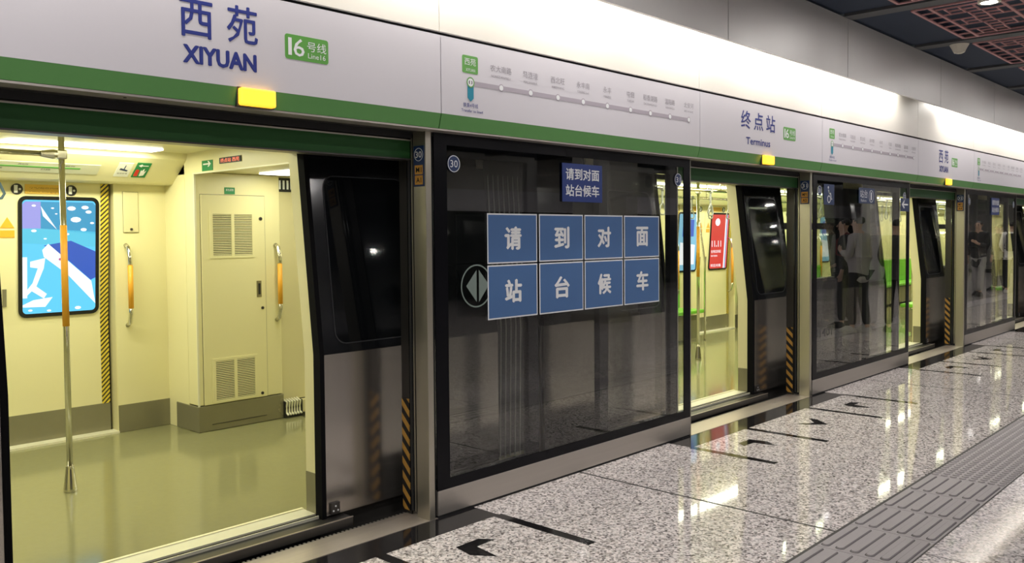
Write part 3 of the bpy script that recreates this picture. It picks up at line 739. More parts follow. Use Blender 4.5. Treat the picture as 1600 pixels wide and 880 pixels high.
q = MB().box(-.006, .0, 1.93, 2.22, 2.0, 2.04).build('led_display', BLACKM, car1)
text('安河桥北', (1.93-2.22, 0, 2.005, 2.035), LEDR, car1, (-.006, 1.93, 0), U, V, N) if False else text('终点站 西苑', (.01, .26, 2.006, 2.034), LEDR, q, (-.006, 2.21, 0), U, V, N)
# gangway side wall with vent and bellows
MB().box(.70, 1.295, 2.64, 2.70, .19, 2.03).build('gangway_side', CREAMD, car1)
v_ = MB()
for i in range(7): v_.box(.715+i*.035, .73+i*.035, 2.628, 2.634, 1.865, 1.935)
v_.build('vent_slots', INKW, car1)['kind'] = 'stuff'; MB().box(.70, 1.0, 2.634, 2.639, 1.845, 1.955).build('vent_back', BLACKM, car1)
b_ = MB()
for i in range(6): b_.tube([(.715+i*.024, 2.55, .085), (.715+i*.024, 2.575, .10), (.715+i*.024, 2.58, .14), (.715+i*.024, 2.565, .185), (.715+i*.024, 2.62, .20)], .008, 6)
b_.build('bellows_folds', TSILL, car1)['kind'] = 'stuff'; MB().box(.70, .86, 2.575, 2.62, .06, .19).build('bellows_back', BLACKM, car1)
MB().box(.86, 1.3, 2.56, 2.63, .09, .185).build('bellows_cover', CREAMD, car1)
# near gangway wall and outer bellows
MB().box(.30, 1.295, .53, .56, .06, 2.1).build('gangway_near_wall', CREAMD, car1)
bb = MB()
for i in range(9): bb.tube([(.90+i*.046, .46, -.1), (.90+i*.046, .44, .9), (.90+i*.046, .52, 2.1)], .0055, 6)
bb.build('outer_bellows_ribs', mat('bellows_rib', (.42, .42, .38), .5), car1)['kind'] = 'stuff'
MB().box(.86, 1.3, .50, .53, -.2, 2.3).build('outer_bellows', mat('bellows_cloth', (.05, .05, .05), .8), car1)
MB().box(.80, .86, .37, .43, -.2, 2.2).build('end_rim', STEELV, car1, lean=lean_n); MB().box(1.30, 1.36, .37, .43, -.2, 2.2).build('end_rim', STEELV, car2, lean=lean_n)

# cabinet
cb = thing('equipment_cabinet', 'cream equipment cabinet with two louvred grilles at the end of the near car', 'cabinet', (.35, 2.8, .06))
MB().box(.002, .70, 2.602, 2.95, .255, 1.966).build('cabinet_body', CREAM, cb, bevel=.008)
MB().box(-.003, .705, 2.597, 2.95, .06, .25).build('cabinet_skirting', TKICK, cb, bevel=.004)
MB().box(.10, .55, 2.594, 2.598, .105, .109).build('skirting_slot', GAP, cb)
q = MB(); ringmesh(q, [(.038, .252), (.567, .252), (.567, 1.808), (.038, 1.808)], [(.043, .254), (.562, .254), (.562, 1.803), (.043, 1.803)], FX, FZ, FN, (0, 2.602, 0), .0015); q.build('door_joint', TKICK, cb)
dr = MB().box(.043, .562, 2.594, 2.602, .256, 1.803).build('cabinet_door', CREAM, cb, bevel=.002)
def grille(x0, x1, z0, z1, n):
    q = MB(); ringmesh(q, [(x0, z0), (x1, z0), (x1, z1), (x0, z1)], [(x0+.025, z0+.02), (x1-.025, z0+.02), (x1-.025, z1-.02), (x0+.025, z1-.02)], FX, FZ, FN, (0, 2.594, 0), .006)
    xm = (x0+x1)/2; q.box(xm-.012, xm+.012, 2.588, 2.594, z0+.02, z1-.02)
    for i in range(n):
        z = z0+.02+(z1-z0-.04)*(i+.5)/n; hh = (z1-z0-.04)/n*.27
        q.add([(x0+.025, 2.5935, z+hh), (x1-.025, 2.5935, z+hh), (x1-.025, 2.588, z-hh*.6), (x0+.025, 2.588, z-hh*.6), (x0+.025, 2.5935, z-hh), (x1-.025, 2.5935, z-hh)],
              [(0, 3, 2, 1), (3, 4, 5, 2), (0, 4, 3), (1, 2, 5)])
    q.build('grille', CREAM, dr); MB().box(x0+.02, x1-.02, 2.5930, 2.5938, z0+.02, z1-.02).build('grille_back', mat('grille_dark', (.10, .09, .05), .7), dr)
grille(.106, .475, 1.335, 1.682, 24); grille(.108, .478, .262, .592, 22)
for x, z, r in ((.525, 1.63, .014), (.53, .944, .012), (.515, .285, .012)):
    MB().tube([(x, 2.594, z), (x, 2.588, z)], r, 14).build('lock', DARKM, dr); MB().tube([(x, 2.588, z), (x, 2.586, z)], r*.5, 10).build('lock_core', BLACKM, dr)
MB().box(.482, .522, 2.588, 2.594, 1.03, 1.155).build('handle_recess', mat('pull_metal', (.28, .25, .15), .35, .6), dr, bevel=.002); MB().box(.494, .51, 2.583, 2.589, 1.05, 1.135).build('handle_pull', BLACKM, dr)
MB().box(.235, .318, 2.598, 2.602, 1.812, 1.862).build('green_label', MATS['exit_green'], cb)
text('紧急报警', (.245, .308, 1.835, 1.852), INKW, cb, (0, 2.598, 0), t=.001)
MB().box(-.003, .01, 2.60, 2.61, .25, 1.95).build('corner_bead', TSILL, cb)

def grab(x, y, z0, z1, off, label, dxb=0., grp=None):
    t = bpy.data.objects.new('grab_handle', None); COL.objects.link(t); t['label'] = label; pc = car1 if x < 1 else car2
    t.location = Vector((x, y, z0))-pc.location; t.parent = pc
    yo = y+off
    MB().tube([(x, y, z1), (x-dxb, y+off*.6, z1-.02), (x, yo, z1-.09), (x, yo, z1-.16)], .0155, 10).build('tube_end', CHROME, t, smooth=True)
    MB().tube([(x, yo, z0+.16), (x, yo, z0+.09), (x-dxb, y+off*.6, z0+.02), (x, y, z0)], .0155, 10).build('tube_end', CHROME, t, smooth=True)
    MB().tube([(x, yo, z0+.13), (x, yo, z1-.15)], .0185, 12).build('orange_grip', YEL, t, smooth=True)
    return t
grab(-.305, 3.07, .845, 1.44, -.07, 'curved steel grab handle with orange grip, right of the far door of the near car')
grab(.655, 2.60, .84, 1.43, -.06, 'curved steel grab handle with orange grip on the cabinet edge')
grab(-.41, .53, .84, 1.43, .045, 'curved grab handle with orange grip on the near door pillar')
for k in (1, 2, 3): grab(P*k-(.50 if k == 2 else .30), 3.12 if k == 2 else 3.07, .62, 1.42, -.07, 'curved grab handle with orange grip right of far door %s of the second car' % ['one', 'two', 'three'][k-1])
for k in (1, 2, 3): grab(P*k-2.06, 3.07, .60, 1.40, -.07, 'curved grab handle with orange grip left of far door %s of the second car' % ['one', 'two', 'three'][k-1])

# line diagram, camera notice, exit sign on cove
cu_, cv_ = (1, 0, 0), Vector((0, 2.715-2.935, 2.055-1.895)).normalized(); cn_ = Vector((0, -.588, -.809)); cn_ = Vector((1, 0, 0)).cross(cv_); cn_ = cn_ if cn_.y < 0 else -cn_
co = (0, 2.935, 1.895)
dg = thing('route_diagram', 'long route diagram strip with green line above the far door of the near car', 'sign', (-1.2, 2.85, 1.95))
MB().prism([(-2.0, .07), (-.575, .07), (-.575, .17), (-2.0, .17)], cu_, cv_, cn_, co, .003).build('diagram_board', mat('pale_board', (.60, .60, .44), .4), dg)
MB().prism([(-2.0, .118), (-.70, .118), (-.70, .132), (-2.0, .132)], cu_, cv_, cn_, Vector(co)+cn_*.003, .001).build('green_line', BADGE, dg)
for i, nm in enumerate(['北安河', '温阳路', '稻香湖路', '屯佃', '永丰', '永丰南', '西北旺', '农大南路', '西苑']):
    x = -1.93+i*.145; a = (.095, .110) if i % 2 else (.140, .155)
    text(nm, (x-.03, x+.03, *a), INKK, dg, Vector(co)+cn_*.003, cu_, cv_, cn_, name='station_name')
es = thing('fire_sign', 'green sign with white left arrow and red extinguisher above the grab handle', 'sign', (-.26, 2.85, 1.95))
MB().prism([(-.335, .06), (-.235, .06), (-.235, .22), (-.335, .22)], cu_, cv_, cn_, co, .003).build('sign_plate', MATS['exit_green'], es)
o_ = Vector(co)+cn_*.003
MB().prism([(-.32, .19), (-.30, .205), (-.292, .198), (-.302, .193), (-.25, .193), (-.25, .186), (-.302, .186), (-.292, .181), (-.30, .175)], cu_, cv_, cn_, o_, .001).build('arrow', INKW, es)
MB().prism([(-.325, .075), (-.298, .075), (-.298, .14), (-.318, .15), (-.325, .14)], cu_, cv_, cn_, o_, .001).build('extinguisher', mat('sign_red', (.7, .03, .02), .5), es)
MB().prism([(-.285, .075), (-.255, .085), (-.250, .14), (-.262, .12), (-.268, .16), (-.28, .13), (-.288, .145)], cu_, cv_, cn_, o_, .001).build('flame', INKW, es)
cs = thing('camera_notice', 'small white notice with a dark camera picture beside the green sign', 'sign', (-.42, 2.85, 1.95))
MB().prism([(-.46, .06), (-.36, .06), (-.36, .21), (-.46, .21)], cu_, cv_, cn_, co, .002).build('notice_sheet', mat('pale_sheet', (.84, .84, .78), .5), cs)
MB().prism([(-.44, .135), (-.385, .12), (-.38, .132), (-.405, .143), (-.404, .185), (-.41, .185), (-.412, .145), (-.435, .152)], cu_, cv_, cn_, Vector(co)+cn_*.002, .001).build('camera_picture', NAVY, cs)
text('监控区域', (-.445, -.375, .09, .105), INKK, cs, Vector(co)+cn_*.002, cu_, cv_, cn_)

# ceiling lamps of the train
def tlamp(x0, x1, y0, y1, label, pw, z=2.103):
    t = thing('ceiling_lamp', label, 'light', ((x0+x1)/2, (y0+y1)/2, z), 'ceiling lamps in the train')
    MB().box(x0, x1, y0, y1, z-.010, z).build('diffuser', TLAMP, t)
    area('lamp_source', ((x0+x1)/2, (y0+y1)/2, z-.014), x1-x0-.02, y1-y0-.02, pw*.74, TRAINC)
tlamp(-1.24, -.28, 2.48, 2.66, 'strip lamp above the far door of the near car, right piece', 20)
tlamp(-4.2, -1.34, 2.48, 2.66, 'strip lamp of the near car running out of the left edge', 32)
tlamp(-3.4, -.45, .98, 1.14, 'strip lamp of the near car hidden behind the door lintel', 26)
tlamp(.42, .66, 1.5, 2.42, 'lamp in the low ceiling of the gangway', 7, 1.967)
for i in range(7):
    od = ['first', 'second', 'third', 'fourth', 'fifth', 'sixth', 'seventh'][i]; a = 2.2+i*3.1
    tlamp(a, a+2.9, 2.45, 2.64, od+' long strip lamp over the far seats of the second car', 34)
    tlamp(a, a+2.9, .98, 1.14, od+' long strip lamp over the near side of the second car', 30)

# vertical poles
def pole(x, y, label, grp='orange banded floor poles'):
    t = thing('grab_pole', label, 'pole', (x, y, .06), grp)
    MB().tube([(x, y, .06), (x, y, .075), (x, y, .19), (x, y, .205)], [.036, .036, .022, .021], 16).build('pole_foot', CHROME, t, smooth=False)
    MB().tube([(x, y, .2), (x, y, 2.10)], .0165, 14).build('pole_tube', CHROME, t, smooth=True)
    MB().tube([(x, y, .998), (x, y, 1.566)], .0185, 14).build('orange_band', YEL, t, smooth=True)
    MB().box(x-.028, x+.024, y-.024, y+.024, 1.935, 1.985).build('clamp', CHROME, t, bevel=.006)
    return t
pole(-1.19, 1.78, 'steel floor pole with orange band in the middle of the near car doorway')
for k, wd in ((1, 'second doorway'), (2, 'third doorway'), (3, 'fourth doorway')):
    if k > 1: pole(P*k-1.17, 1.78, 'steel floor pole with orange band inside the '+wd)
    pole(P*k+.99, 1.78, 'steel floor pole with orange band between the seats past the '+wd)
# rails with straps
def rail(x0, x1, y, z, label):
    t = thing('overhead_rail', label, 'rail', ((x0+x1)/2, y, z), 'overhead rails')
    MB().tube([(x0, y, z), (x1, y, z)], .0155, 12).build('rail_tube', CHROME, t, smooth=True)
    x = x0+.3
    while x < x1:
        MB().tube([(x, y, z), (x, y, 2.105)], .009, 8).build('bracket', CHROME, t); x += 1.5
    return t
MB_ = rail(-4.0, -1.19, 1.78, 1.96, 'steel overhead rail joining the pole at the left edge of the near car')
MB().tube([(-1.30, 1.78, 1.96), (-1.235, 1.78, 1.96), (-1.215, 1.78, 1.96)], [.0165, .028, .024], 12).build('rail_socket', CHROME, MB_)
rail(1.9, 24, 1.30, 1.93, 'near overhead rail of the second car'); rail(1.9, 24, 2.35, 1.93, 'far overhead rail of the second car')
def strap(x, y, z, label, m=STRAP, wide=1.):
    t = thing('hand_strap', label, 'strap', (x, y, z-.25), 'hanging hand straps')
    a = MB(); a.box(x-.017*wide, x+.017*wide, y-.022, y+.022, z-.02, z+.022); a.build('strap_clip', m, t, bevel=.004)
    a = MB(); a.box(x-.014*wide, x+.014*wide, y-.004, y+.004, z-.13, z-.02); a.build('strap_band', m, t)
    pts = [(x+px_*.055*wide, y, z-.13+pz_*.12) for px_, pz_ in ((0, 0), (-.55, -.35), (-.95, -.8), (-.7, -1), (0, -1.05), (.7, -1), (.95, -.8), (.55, -.35), (0, 0))]
    MB().tube(pts, .008, 8).build('strap_ring', m, t, smooth=True)
    return t
s_ = strap(-1.535, 1.78, 1.96, 'blue grey hand strap hanging at the left edge of the near car', wide=1.)
k = 0
for x in [2.3+.45*i for i in range(26)]:
    for y in (1.30, 2.35):
        if k == 0: sp = strap(x, y, 1.93, 'grey hand strap hanging from the near rail of the second car', mat('grey_strap', (.3, .31, .29), .4)); base = (x, y)
        else: copy_tree(sp, x-base[0], 'grey hand strap hanging from the %s rail of the second car' % ('near' if y < 2 else 'far'), dy=y-base[1])
        k += 1

# benches
def bench(x0, x1, y0, y1, back, label):
    t = thing('bench_seat', label, 'seat', ((x0+x1)/2, (y0+y1)/2, .06), 'lime benches in the second car')
    n = max(2, round((x1-x0)/.44)); st = (x1-x0)/n
    for i in range(n):
        MB().box(x0+i*st+.006, x0+(i+1)*st-.006, y0, y1, .43, .48).build('seat', SEATG, t, bevel=.012)
        yb = (y1-.05, y1) if back > 0 else (y0, y0+.05)
        MB().box(x0+i*st+.006, x0+(i+1)*st-.006, yb[0], yb[1], .48, .92).build('backrest', SEATG, t, bevel=.012)
    MB().box(x0, x1, y0+.1 if back > 0 else y0, y1 if back > 0 else y1-.1, .09, .40).build('bench_box', TKICK, t)
    for x in (x0-.02, x1+.0):
        if back < 0: continue
        yf = y0
        MB().tube([(x+.01, yf, .06), (x+.01, yf, 1.1), (x+.01, yf+(.1 if back > 0 else -.1), 1.75), (x+.01, yf+(.12 if back > 0 else -.12), 1.95)], .014, 8).build('end_rail', CHROME, t, smooth=True)
for k, wd in ((1, 'first'), (2, 'second'), (3, 'third')):
    bench(P*k-.34, P*k+2.56, 2.63, 3.05, 1, 'lime green bench along the far wall, %s one of the second car' % wd)
    bench(P*k+.40, P*k+2.10, .53, .95, -1, 'lime green bench along the near wall, %s one of the second car' % wd)

# advertising screens in far doors
def adscreen(x0, x1, z0, z1, y, label, kind):
    t = thing('ad_screen', label, 'screen', ((x0+x1)/2, y, z0), 'advert screens in the far doors')
    W_, H_ = x1-x0, z1-z0
    MB().prism([(x0+p_[0], z0+p_[1]) for p_ in rbox(W_, H_, .05, 5)], FX, FZ, FN, (0, y, 0), .006).build('black_frame', BLACK, t, lean=lean_f)
    i = .026
    E_ = lambda nm, c_, s_=1.0: mat(nm, (.02, .02, .02), .3, emit=c_, estr=s_)
    base = {'blue': E_('screen_cyan', (.10, .58, .92), 1.15), 'red': E_('screen_red', (.75, .02, .03), .9), 'sky': E_('screen_sky', (.25, .62, .85), .9)}[kind]
    MB().prism([(x0+i+p_[0], z0+i+p_[1]) for p_ in rbox(W_-2*i, H_-2*i, .028, 5)], FX, FZ, FN, (0, y-.006, 0), .001).build('picture', base, t, lean=lean_f)
    def sh(nm, pts, m, d=.0016):
        MB().prism([(x0+i+a*(W_-2*i), z0+i+b*(H_-2*i)) for a, b in pts], FX, FZ, FN, (0, y-.006, 0), d).build(nm, m, t, lean=lean_f)
    Wm = E_('screen_white', (.95, .97, 1), 1.1)
    if kind == 'blue':
        sh('mauve_block', [(.0, .75), (.24, .75), (.24, .985), (.04, .985), (.0, .96)], E_('screen_mauve', (.36, .36, .85), 1.))
        sh('pale_water', [(0, .62), (1, .58), (1, .72), (.24, .75), (0, .75)], E_('screen_pale', (.10, .62, .85), 1.))
        sh('dark_water', [(.24, .75), (1, .70), (1, .96), (.96, .985), (.24, .985)], E_('screen_teal', (.04, .38, .68), .9))
        sh('white_ray', [(.24, .95), (.46, .74), (.27, .86)], Wm, .002)
        sh('blue_slab', [(.28, .60), (.65, .64), (1, .54), (1, .30), (.93, .28), (.62, .46)], E_('screen_blue', (.02, .10, .55), 1.), .002)
        sh('white_slab', [(.26, .56), (.34, .615), (.94, .27), (1, .06), (.60, .34), (.28, .50)], Wm, .0024)
        sh('white_glyph', [(.0, .14), (.06, .14), (.06, .50), (.0, .50)], Wm, .002)
        sh('white_glyph', [(.10, .46), (.30, .49), (.28, .40), (.18, .24), (.32, .17), (.28, .13), (.12, .20), (.02, .14), (.02, .18), (.13, .27), (.20, .40), (.10, .41)], Wm, .0022)
        sh('white_glyph', [(.0, .08), (.14, .12), (.40, .14), (.30, .055), (.0, .06)], Wm, .002)
        random.seed(3)
        for a, b, r in [(.15, .95, .02), (.40, .93, .015), (.66, .93, .04), (.85, .94, .035), (.9, .90, .03), (.72, .83, .05), (.55, .74, .02), (.83, .74, .03), (.15, .73, .025), (.45, .88, .012), (.95, .80, .02), (.6, .70, .02), (.3, .66, .015), (.1, .03, .02), (.35, .02, .02), (.75, .03, .03)]:
            sh('foam_spot', [(a+r*1.5*math.cos(q), b+r*.5*math.sin(q)) for q in [2*math.pi*j/9 for j in range(9)]], Wm, .0022)
        sh('red_dot', [(.50+.02*math.cos(q), .475+.012*math.sin(q)) for q in [2*math.pi*j/8 for j in range(8)]], E_('screen_pink', (.6, .1, .35), .8), .0028)
    elif kind == 'red':
        sh('white_logo', circ(.32, .85, .09, 16) if False else [(.34+.14*math.cos(q), .86+.07*math.sin(q)) for q in [2*math.pi*j/18 for j in range(18)]], Wm)
        sh('white_band', [(.80, .0), (.93, .0), (.93, 1), (.80, 1)], Wm); sh('blue_band', [(.87, .0), (.91, .0), (.91, 1), (.87, 1)], E_('screen_blue', (.02, .10, .55), 1.), .0022)
        yy = y-.007+lean_f(1.3)
        for s2, bx in (('11.11', (.05, .60, .40, .58)), ('全场五折起', (.03, .62, .29, .345)), ('限时抢购', (.05, .42, .22, .25)), ('欢迎光临', (.05, .66, .03, .085))):
            o2 = text(s2, (x0+i+bx[0]*(W_-2*i), x0+i+bx[1]*(W_-2*i), z0+i+bx[2]*(H_-2*i), z0+i+bx[3]*(H_-2*i)), Wm, t, (0, y-.0078, 0), bold=.01)
            zc_ = z0+i+(bx[2]+bx[3])/2*(H_-2*i); o2.data.transform(Matrix.Translation((0, lean_f(zc_), 0)))
    else:
        sh('white_panel', [(.1, .1), (.9, .1), (.9, .45), (.1, .5)], Wm); sh('blue_panel', [(.2, .6), (.8, .6), (.8, .9), (.2, .9)], MATS['screen_blue'])
ys = 3.166
adscreen(-1.01, -.475, .945, 1.785, ys, 'bright cyan advert screen with white slab, in the far door of the near car', 'blue')
adscreen(-1.88, -1.345, .945, 1.785, ys, 'bright advert screen in the left far door leaf of the near car', 'blue')
for k, wd in ((1, 'first'), (2, 'second'), (3, 'third'), (4, 'fourth')):
    adscreen(P*k-1.01, P*k-.475, .945, 1.785, ys, 'red advert screen, right leaf of the %s far door in the second car' % wd, 'red' if k < 3 else 'sky')
    adscreen(P*k-1.88, P*k-1.345, .945, 1.785, ys, 'blue advert screen, left leaf of the %s far door in the second car' % wd, 'sky')

# ================================================================== HALL BEHIND THE CAMERA (seen mirrored in glass)
wf = struct('wall_far')
for i in range(18):
    x = -9+i*2.4
    MB().box(x+.005, x+2.395, -11.2, -11.1, 0, 2.05).build('wall_panel', mat('dark_glass_wall', (.03, .035, .035), .1), wf)
    MB().box(x+.005, x+2.395, -11.2, -11.05, 2.05, 2.55).build('wall_panel', WHITE, wf)
    MB().box(x+.005, x+2.395, -11.2, -11.0, 2.55, 3.4).build('wall_panel', HALLW, wf)
wl = struct('wall_left'); MB().box(-9.1, -9, -11.2, 3.4, 0, 3.5).build('wall_panel', HALLW, wl)
wr = struct('wall_right'); MB().box(34, 34.1, -11.2, 3.4, 0, 3.5).build('wall_panel', HALLW, wr)
tn = struct('wall_tunnel'); MB().box(-9, 34, 4.0, 4.1, -.9, 3.5).build('wall_panel', BLACKM, tn); MB().box(-9, 34, .22, 4.0, -1.0, -.9).build('track_bed', BLACKM, tn); MB().box(-9, 34, -.04, 4.0, 3.3, 3.4).build('tunnel_roof', BLACKM, tn)
for i, x in enumerate((-3.5, 2.8, 8.9, 15.1, 21.5, 27.8)):
    t = thing('pillar', 'pale stone clad pillar number %s along the hall, seen only as a reflection' % ['one', 'two', 'three', 'four', 'five', 'six'][i], 'pillar', (x, -5.6, 0), 'hall pillars')
    MB().box(x-.4, x+.4, -6.0, -5.2, 0, 3.4).build('pillar_shaft', HALLW, t, bevel=.02)
    MB().box(x-.42, x+.42, -6.02, -5.18, 0, .15).build('pillar_base', STEEL, t)
#PEOPLE
# ================================================================== PEOPLE (standing on the platform, mirrored in the glass)
def skin_mesh(name, V, E, Rr, m, parent, sub=2, root=0):
    me = bpy.data.meshes.new(name); me.from_pydata(V, E, [])
    o = bpy.data.objects.new(name, me); COL.objects.link(o)
    sk = o.modifiers.new('skin', 'SKIN'); sk.use_smooth_shade = True
    if not len(me.skin_vertices): me.attributes.new('tmp', 'FLOAT', 'POINT') if False else None
    lay = me.skin_vertices[0].data if len(me.skin_vertices) else me.skin_vertices.new().data
    for i, r in enumerate(Rr):
        lay[i].radius = r if isinstance(r, tuple) else (r, r); lay[i].use_root = (i == root)
    sb = o.modifiers.new('sub', 'SUBSURF'); sb.levels = sub; sb.render_levels = sub
    bpy.context.view_layer.update(); dg = bpy.context.evaluated_depsgraph_get()
    nm = bpy.data.meshes.new_from_object(o.evaluated_get(dg)); o.modifiers.clear(); o.data = nm; nm.name = name
    nm.materials.clear(); nm.materials.append(m); o.parent = parent
    for p in nm.polygons: p.use_smooth = True
    return o
SKIN = mat('skin_tone', (.55, .36, .26), .5); HAIR = mat('black_hair', (.015, .012, .011), .5)
def person(label, x, y, rot, top, legs, shoe, coat_len=.78, arms=('down', 'phone'), head=0., h=1.70, bag=None, step=.06):
    t = thing('person', label, 'person', (x, y, 0)); t.rotation_euler = (0, 0, rot); t.scale = (h/1.70,)*3
    # skeleton, facing +Y, ground at 0
    V = []; E_ = []; R_ = []
    def add(p, r, par=None):
        V.append(p); R_.append(r); i = len(V)-1
        if par is not None: E_.append((par, i))
        return i
    pel = add((0, 0, .93), (.145, .105)); wa = add((0, .005, 1.08), (.125, .09), pel); ch = add((0, .0, 1.27), (.155, .105), wa)
    up1 = add((0, -.005, 1.41), (.115, .075), ch); nk = add((0, .01, 1.475), .052, up1); jaw = add((0, .035, 1.535), (.058, .070), nk)
    hd = add((0, .02, 1.60), (.074, .092), jaw); cr = add((0, .008, 1.665), (.060, .075), hd)
    ARM = {}
    for s, kind in ((-1, arms[0]), (1, arms[1])):
        sh = add((.165*s, -.005, 1.395), .055, up1)
        if kind == 'down': el = (.215*s, -.02, 1.12); wr = (.225*s, .04, .88); hn = (.222*s, .055, .80)
        elif kind == 'phone': el = (.205*s, .03, 1.13); wr = (.09*s, .23, 1.18); hn = (.05*s, .28, 1.22)
        else: el = (.23*s, -.03, 1.14); wr = (.15*s, .12, .98); hn = (.11*s, .17, .96)
        e = add(el, .041, sh); w_ = add(wr, .028, e); p_ = add(hn, (.036, .020), w_)
        d = (Vector(hn)-Vector(wr)).normalized(); side = Vector((0, 1, 0)) if kind == 'down' else Vector((s*.2, -.6, .75)).normalized()
        inn = Vector((-s, 0, 0)) if kind == 'down' else Vector((-s*.9, .1, 0)).normalized()
        for q in range(4):
            b0 = Vector(hn)+side*(.024-.016*q)+d*.02; L = (.060, .070, .065, .050)[q]
            a = add(tuple(b0), .0095, p_); b = add(tuple(b0+d*L*.55+inn*.006), .0088, a); add(tuple(b0+d*L*.9+inn*.024), .0078, b)
        b0 = Vector(hn)+side*.03-d*.015; a = add(tuple(b0), .0105, p_); add(tuple(b0+side*.018+d*.03+inn*.012), .009, a)
        ARM[s] = (sh, e, w_)
    for s in (-1, 1):
        hp = add((.085*s, 0, .88), .088, pel); kn = add((.095*s, .02+step*s*.5, .49), .055, hp); an = add((.10*s, -.02+step*s, .09), .036, kn)
        he = add((.10*s, -.02+step*s, .045), .034, an); add((.115*s, .13+step*s, .035), (.038, .026), he)
    body = skin_mesh('body', V, E_, R_, SKIN, t, 1)
    # coat / top
    Vc = [(0, 0, coat_len), (0, 0, .95), (0, .005, 1.1), (0, 0, 1.28), (0, -.005, 1.415), (0, .0, 1.455)]; Ec = [(0, 1), (1, 2), (2, 3), (3, 4), (4, 5)]
    Rc = [(.19, .145), (.175, .132), (.155, .118), (.18, .13), (.135, .095), (.072, .068)]
    for s in (-1, 1):
        a, b, c = (Vector(V[i]) for i in ARM[s]); n = len(Vc); Vc += [tuple(a), tuple(a.lerp(b, .5)), tuple(b), tuple(b.lerp(c, .9))]
        Ec += [(4, n), (n, n+1), (n+1, n+2), (n+2, n+3)]; Rc += [.072, .066, .058, .046]
    skin_mesh('jacket', Vc, Ec, Rc, top, t, 2, 1)
    Vt = [(0, 0, .95)]; Et = []; Rt = [(.155, .115)]
    for s in (-1, 1):
        n = len(Vt); Vt += [(.088*s, 0, .84), (.096*s, .02+step*s*.5, .49), (.10*s, -.02+step*s, .10)]; Et += [(0, n), (n, n+1), (n+1, n+2)]; Rt += [.098, .075, .062]
    skin_mesh('trousers', Vt, Et, Rt, legs, t, 2, 0)
    for s in (-1, 1):
        y0 = step*s
        m_ = MB(); out = [(-.042, -.075), (.042, -.075), (.050, .06), (.046, .15), (.02, .19), (-.02, .19), (-.046, .15), (-.044, .06)]
        off = t.location
        lo = [(.105*s+a, y0+b, .0) for a, b in out]; mi = [(.105*s+a*.98, y0+b, .035) for a, b in out]; hi = [(.105*s+a*.62, y0-.03+(b+.075)*.42, .098) for a, b in out]
        n = 8; fs = [tuple(range(n-1, -1, -1)), tuple(range(2*n, 3*n))]
        for r_ in (0, 1): fs += [(r_*n+i, r_*n+(i+1) % n, (r_+1)*n+(i+1) % n, (r_+1)*n+i) for i in range(n)]
        m_.add([(p[0]+off.x, p[1]+off.y, p[2]) for p in lo+mi+hi], fs); m_.build('shoe', shoe, t, bevel=.006)
    # hair, face
    hm = skin_mesh('hair', [(0, -.012, 1.575), (0, -.010, 1.64), (0, .006, 1.69)], [(0, 1), (1, 2)], [(.074, .075), (.084, .094), (.058, .070)], HAIR, t, 2, 0)
    ox, oy = off.x, off.y
    for s in (-1, 1):
        e = MB(); e.tube([(ox+.028*s, oy+.098, 1.605), (ox+.028*s, oy+.108, 1.605)], [.012, .007], 10); e.build('eye', INKK, body if False else t)
        e = MB(); e.tube([(ox+.074*s, oy+.015, 1.575), (ox+.084*s, oy+.008, 1.60), (ox+.078*s, oy+.008, 1.62)], [.008, .013, .008], 8); e.build('ear', SKIN, t, smooth=True)
    MB().tube([(ox, oy+.10, 1.608), (ox, oy+.122, 1.575), (ox, oy+.106, 1.566)], [.007, .012, .008], 8).build('nose', SKIN, t, smooth=True)
    MB().tube([(ox-.022, oy+.094, 1.54), (ox, oy+.104, 1.538), (ox+.022, oy+.094, 1.54)], [.003, .006, .003], 8).build('mouth', mat('lip', (.4, .16, .14), .5), t, smooth=True)
    if arms[1] == 'phone' or arms[0] == 'phone':
        s = 1 if arms[1] == 'phone' else -1
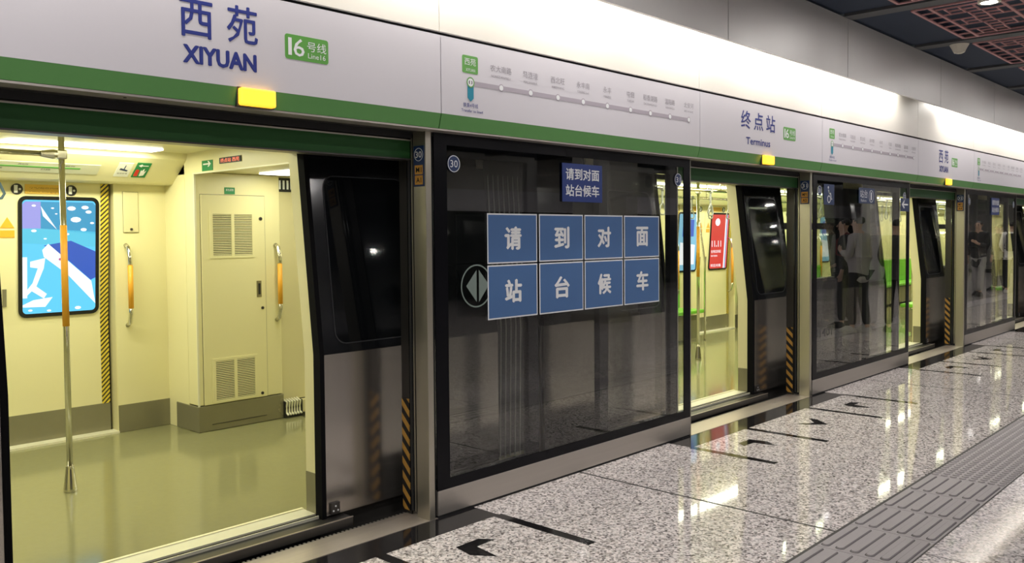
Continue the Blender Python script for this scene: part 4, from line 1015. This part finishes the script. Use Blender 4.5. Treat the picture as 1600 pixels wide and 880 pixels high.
    if bag:
        MB().box(ox-.15, ox+.15, oy-.30, oy-.13, 1.00, 1.42).build('backpack', bag, t, bevel=.035)
        for s in (-1, 1): MB().tube([(ox+.10*s, oy-.15, 1.40), (ox+.11*s, oy-.03, 1.475), (ox+.12*s, oy+.115, 1.36), (ox+.14*s, oy+.12, 1.15), (ox+.16*s, oy-.10, 1.06)], .014, 8).build('backpack_strap', bag, t, smooth=True)
    return t
cg = lambda n, c: mat(n, c, .8)
person('person in a long grey coat standing with head bowed, mirrored behind the wheelchair sign glass', 9.8, -1.62, math.radians(190), cg('grey_coat', (.42, .40, .41)), cg('charcoal_trousers', (.02, .02, .022)), cg('pale_shoe', (.5, .48, .46)), .72, ('down', 'phone'), h=1.72, bag=None)
person('person in dark jacket left of the grey coat, mirrored in the second glass', 10.35, -2.05, math.radians(160), cg('black_jacket', (.02, .02, .024)), cg('charcoal_trousers', (.02, .02, .022)), cg('black_shoe', (.02, .02, .02)), .85, ('hold', 'down'), h=1.70, bag=cg('maroon_bag', (.16, .03, .03)))
person('person in black at the right edge of the second glass, mirrored', 10.15, -1.2, math.radians(240), cg('black_jacket', (.02, .02, .024)), cg('black_trousers', (.012, .012, .014)), cg('black_shoe', (.02, .02, .02)), .80, ('down', 'hold'), h=1.68)
person('person in a long dark coat and light trousers, mirrored in the third glass', 18.8, -2.4, math.radians(100), cg('dark_long_coat', (.03, .03, .032)), cg('light_trousers', (.36, .35, .34)), cg('black_shoe', (.02, .02, .02)), .62, ('down', 'phone'), h=1.72, step=.16)
person('person in a pale jacket with backpack, mirrored in the third glass', 20.2, -2.05, math.radians(250), cg('pale_jacket', (.75, .74, .70)), cg('charcoal_trousers', (.02, .02, .022)), cg('pale_shoe', (.5, .48, .46)), .85, ('down', 'hold'), h=1.70, bag=cg('black_bag', (.02, .02, .02)))
person('person in an olive jacket beside the pale one, mirrored in the third glass', 20.9, -2.5, math.radians(200), cg('olive_jacket', (.16, .16, .09)), cg('charcoal_trousers', (.02, .02, .022)), cg('black_shoe', (.02, .02, .02)), .85, ('down', 'down'), h=1.66)
